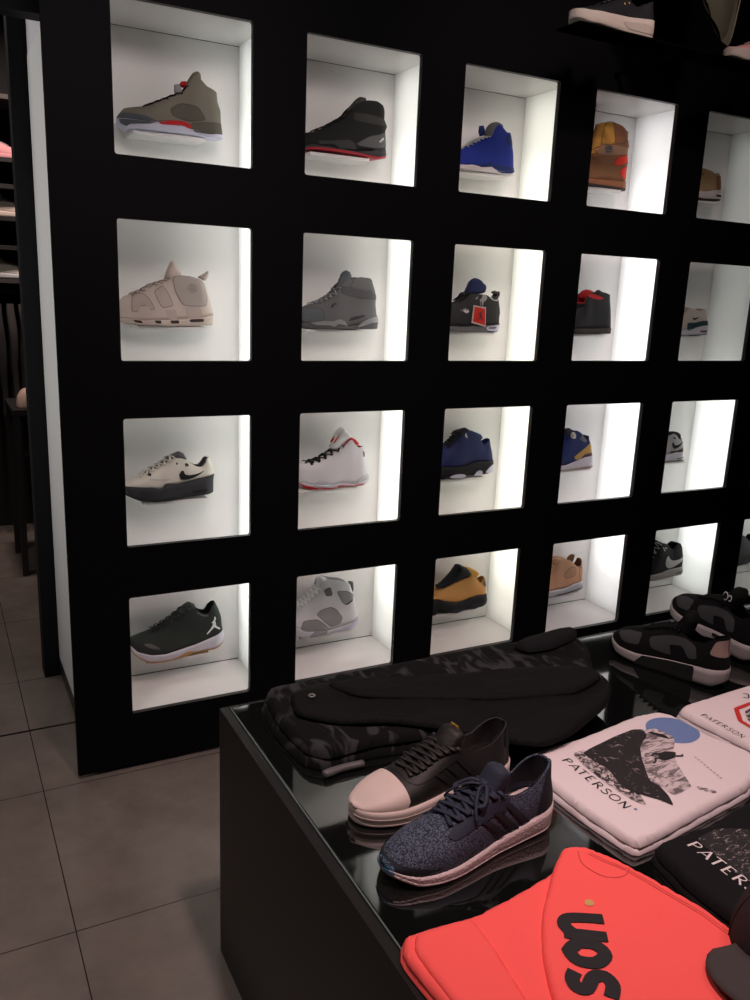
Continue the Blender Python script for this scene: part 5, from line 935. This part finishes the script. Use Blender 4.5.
cc = Cloth(inset_ring(oc, .008), TZ+.0205, .019, r=.010, wr=.0035, ws=10, seed=41, stretch=(1, 1.6)); cc.build('top_layer', camo, tc, .010)
oj = [(.125,-.925),(.108,-1.00),(.165,-1.06),(.26,-1.095),(.345,-1.16),(.43,-1.255),(.48,-1.287),(.545,-1.280),(.70,-1.215),(.775,-1.15),(.790,-1.07),(.70,-1.03),(.56,-1.00),(.4775,-.98),(.36,-.945),(.258,-.915),(.18,-.905)]
jk = thing('folded_jacket', 'plain black jacket folded on top of the camouflage trousers', 'jacket', (0, 0, 0))
jm = mat('black_jacket', (.0052, .0052, .0056), .75, bump=.2, bscale=300, spec=.12)
cj = Cloth(oj, TZ+.0445, .012, r=.008, wr=.0060, ws=9, seed=51, stretch=(.7, 2.2)); cj.build('body', jm, jk, .008)
oj2 = [(.20,-.925),(.30,-.935),(.46,-.99),(.62,-1.02),(.77,-1.075),(.765,-1.13),(.66,-1.165),(.50,-1.125),(.36,-1.06),(.24,-1.00)]
Cloth(oj2, TZ+.0575, .008, r=.006, wr=.0028, ws=10, seed=55, stretch=(.7, 2.2)).build('folded_sleeve', jm, jk, .008)
bm = bmesh.new(); bx, by = .158, -.962; bz = TZ+.0600
add_tube(bm, [(bx+.006*math.cos(a), by+.006*math.sin(a), bz) for a in [2*math.pi*k/12 for k in range(12)]], .0016, 6, closed=True)
sn = from_bm('snap_button', bm, mat('button_metal', (.45, .42, .40), .3, metal=.8), jk); sn['label'] = 'small grey snap button'
# rolled waistband at the far right of the pile
orl = [(.700,-.900),(.74,-.882),(.86,-.866),(.895,-.872),(.900,-.895),(.87,-.920),(.78,-.945),(.715,-.940)]
rl = thing('rolled_belt', 'rolled black fabric band lying on the far right corner of the camouflage trousers', 'belt', (0, 0, 0))
Cloth(orl, TZ+.0440, .018, r=.018, wr=.002, seed=61).build('band', black_cot, rl, .008)
# grey rounded strap end
bm = bmesh.new(); add_tube(bm, spline([(.099,-1.153,TZ+.009),(.112,-1.151,TZ+.009),(.14,-1.147,TZ+.009),(.18,-1.149,TZ+.009)], 4), [.0055,.008,.0088,.009,.009,.009,.0085,.008,.008,.008,.008,.008,.008], 10, .8)
tag(from_bm('strap_end', bm, mat('grey_plastic', (.10, .095, .095), .45)), 'dark grey rounded plastic end lying in front of the camouflage trousers', 'hanger')

# black cap at the lower right
cap = thing('baseball_cap', 'dark cap cut off by the lower right corner of the photo', 'cap', (.490, -1.806, TZ+.0305))
capm = mat('cap_cloth', (.028, .022, .022), .9, bump=.4, bscale=260, spec=.2)
bm = bmesh.new(); rows = []
for j in range(13):
    a = math.pi/2*j/12; rr = math.cos(a)**.8*.088; zz = .098*math.sin(a)
    rows.append([bm.verts.new((rr*math.cos(t)*1.05, rr*math.sin(t)*.95, zz)) for t in [2*math.pi*k/36 for k in range(36)]])
for A, B in zip(rows[:-1], rows[1:]):
    for k in range(36): bm.faces.new((A[k], A[(k+1) % 36], B[(k+1) % 36], B[k]))
bmesh.ops.remove_doubles(bm, verts=bm.verts, dist=1e-4); bmesh.ops.recalc_face_normals(bm, faces=bm.faces)
crown = from_bm('crown', bm, capm, cap)
for k in range(6):
    a = math.pi*k/3+.3; bm = bmesh.new(); add_tube(bm, [(math.cos(b_)**.8*.0885*math.cos(a)*1.05, math.cos(b_)**.8*.0885*math.sin(a)*.95, .0985*math.sin(b_)) for b_ in [math.pi/2*j/10*.98 for j in range(11)]], .0009, 5)
    from_bm('seam', bm, capm, crown)
bm = bmesh.new(); bmesh.ops.create_uvsphere(bm, u_segments=12, v_segments=8, radius=.006, matrix=Matrix.Translation((0, 0, .099))); from_bm('top_button', bm, capm, cap)
bm = bmesh.new(); top = []; bot = []
for i in range(25):
    t = -1+2*i/24; rt = []; rb_ = []
    for j in range(9):
        k = j/8; ang = math.radians(206+52*t)
        r0 = .086; ext = .078*math.sqrt(max(0, 1-abs(t)**2.6)); r = r0+ext*k
        x, y = r*math.cos(ang)*1.03, r*math.sin(ang)*.97; z = .010+.010*(1-t*t)*k*(1-k)*4*.5 - .004*k*(abs(t)) + .006*(1-t*t)
        rt.append(bm.verts.new((x, y, z))); rb_.append(bm.verts.new((x, y, z-.003)))
    top.append(rt); bot.append(rb_)
for i in range(24):
    for j in range(8):
        bm.faces.new((top[i][j], top[i+1][j], top[i+1][j+1], top[i][j+1])); bm.faces.new((bot[i][j], bot[i][j+1], bot[i+1][j+1], bot[i+1][j]))
    bm.faces.new((top[i][8], top[i+1][8], bot[i+1][8], bot[i][8]))
bmesh.ops.remove_doubles(bm, verts=bm.verts, dist=1e-5); bmesh.ops.recalc_face_normals(bm, faces=bm.faces)
from_bm('brim', bm, mat('brim_cloth', (.045, .036, .034), .85, bump=.3, bscale=260), cap)

# ------------------------------------------------------------------ passage and the room behind, at the left
o = box('door_post', (-.176, .72, 0), (-.114, .80, 2.999), mat('post_black', (.006, .006, .008), .7, spec=.2), None, .002)
tag(o, 'tall narrow black post at the left end of the passage behind the shoe wall', 'post')
o = box('lintel', (-2.199, .229, ROW_TOP-.010), (-.1225, .30, 2.999), black_lam); o.name = 'trim_1'; o['kind'] = 'structure'
# shelving of the room behind
BY = 2.60
rk = thing('wall_shelving', 'dark wall shelving with shoes seen past the post at the far left', 'shelving', (-.45, BY, 0))
sm = mat('shelf_dark', (.020, .018, .018), .5); sm2 = mat('shelf_edge', (.05, .045, .042), .6)
def rbx(n, lo, hi, m): return box(n, lo, hi, m, rk, .001)
rbx('back_board', (-1.0, .30, 0), (1.0, .32, 2.9), mat('back_board_dark', (.008, .008, .008), .8))
for x in (-.99, .99): rbx('upright', (x-.01, 0, 0), (x+.01, .299, 2.9), sm)
levels = [2.335, 2.035, 1.745, 1.430]
for z in levels + [1.905, 1.60]:
    rbx('shelf', (-.979, .0, z-.022), (.979, .299, z), sm2 if z in (2.335, 1.43) else sm)
rbx('rail', (-.979, .14, 1.355), (.979, .16, 1.375), sm2)
simple = [('pink', 2.035, 'pale pink sneaker on the upper shelf of the far left shelving', -.02, 1.25), ('beige', 1.7455, 'beige sneaker on the middle shelf of the far left shelving', .02, 1.0),
          ('bone', 1.4305, 'white sneaker on the lowest shoe shelf of the far left shelving', -.01, 1.0)]
for cn, z, lab, tx, sc in simple:
    sp = runspec(dict(upper=cn, mid='silver' if cn == 'bone' else cn, out='grey3', lining='dkgrey', tongue=cn, lace='grey6'))
    rr, _ = build_shoe('sneaker', sp, lab, (tx-.20, BY+.10, z+.0005), 0.0, 'sneaker')
sp = runspec(dict(upper='grey3', mid='grey4', out='dkgrey', lining='black', tongue='grey3', lace='grey5'))
build_shoe('sneaker', sp, 'grey sneaker standing behind the white one on the lowest shoe shelf at far left', (-.185, BY+.21, 1.4305), 0.0, 'sneaker')
for i in range(9):   # hanging clothes
    x = -.30+.060*i; pts = [(-.015, -.16), (.015, -.16), (.017, .16), (-.017, .16)]
    bm = bmesh.new(); rows = []
    for j in range(14):
        z = 1.30-.62*j/13; w = .4+.6*min(1, j/2.5)
        rows.append([bm.verts.new((px*(1+.18*math.sin(i*1.7+j*.5)) + .002*math.sin(j+i), py*w*(1+.05*math.sin(i+j*.8)), z)) for px, py in [(p[0]*(1-k)+q[0]*k, p[1]*(1-k)+q[1]*k) for p, q in zip(pts, pts[1:]+pts[:1]) for k in (0, .33, .66)]])
    n = len(rows[0])
    for A, B in zip(rows[:-1], rows[1:]):
        for k in range(n): bm.faces.new((A[k], A[(k+1) % n], B[(k+1) % n], B[k]))
    bm.faces.new(rows[0][::-1]); bm.faces.new(rows[-1]); bmesh.ops.recalc_face_normals(bm, faces=bm.faces)
    g_ = thing('hanging_garment', 'dark garment hanging from the rail under the far left shelves', 'garment', (x, BY+.10, 0), group='dark clothes on the rail at far left')
    from_bm('fabric', bm, mat('garment_%d' % (i % 3), ((.012, .011, .012), (.022, .019, .018), (.032, .026, .024))[i % 3], .9, bump=.3, bscale=60), g_)
    bm = bmesh.new(); add_tube(bm, spline([(0, .0, 1.30), (0, .0, 1.34), (0, .045, 1.382), (0, .085, 1.385)], 4), .0016, 5); add_tube(bm, [(0, -.07, 1.292), (0, 0, 1.308), (0, .07, 1.292)], .003, 5)
    from_bm('hanger', bm, sm2, g_)
# small table in the room behind with clothes on two levels
st = thing('side_table', 'dark two-level table in the room behind, at the far left', 'table', (-.04, 2.05, 0))
def sbx(n, lo, hi, m=sm): return box(n, lo, hi, m, st, .002)
sbx('table_top', (-.10, -.14, .80), (.50, .30, .83)); sbx('lower_shelf', (-.07, -.12, .60), (.48, .28, .615)); 
for x in (-.09, .47):
    for y in (-.13, .27): sbx('leg', (x-.008, y-.008, 0), (x+.022, y+.022, .7995))
cr = thing('folded_sweater', 'cream folded knitwear on the small table at the far left', 'sweater', (0, 0, 0))
Cloth([(-.118,1.95),(-.04,1.93),(.12,1.93),(.14,2.15),(.0,2.17),(-.10,2.15)], .8305, .085, r=.05, wr=.008, seed=71).build('body', mat('cream_knit', (.62, .44, .35), .9, bump=.4, bscale=150), cr, .012)
rd = thing('folded_red_top', 'red folded garment on the lower shelf of the small far left table', 'garment', (0, 0, 0))
Cloth([(-.075,1.96),(.10,1.94),(.12,2.12),(-.06,2.12)], .6155, .05, r=.02, wr=.006, seed=72).build('body', mat('red_cloth', (.60, .05, .06), .9), rd, .012)
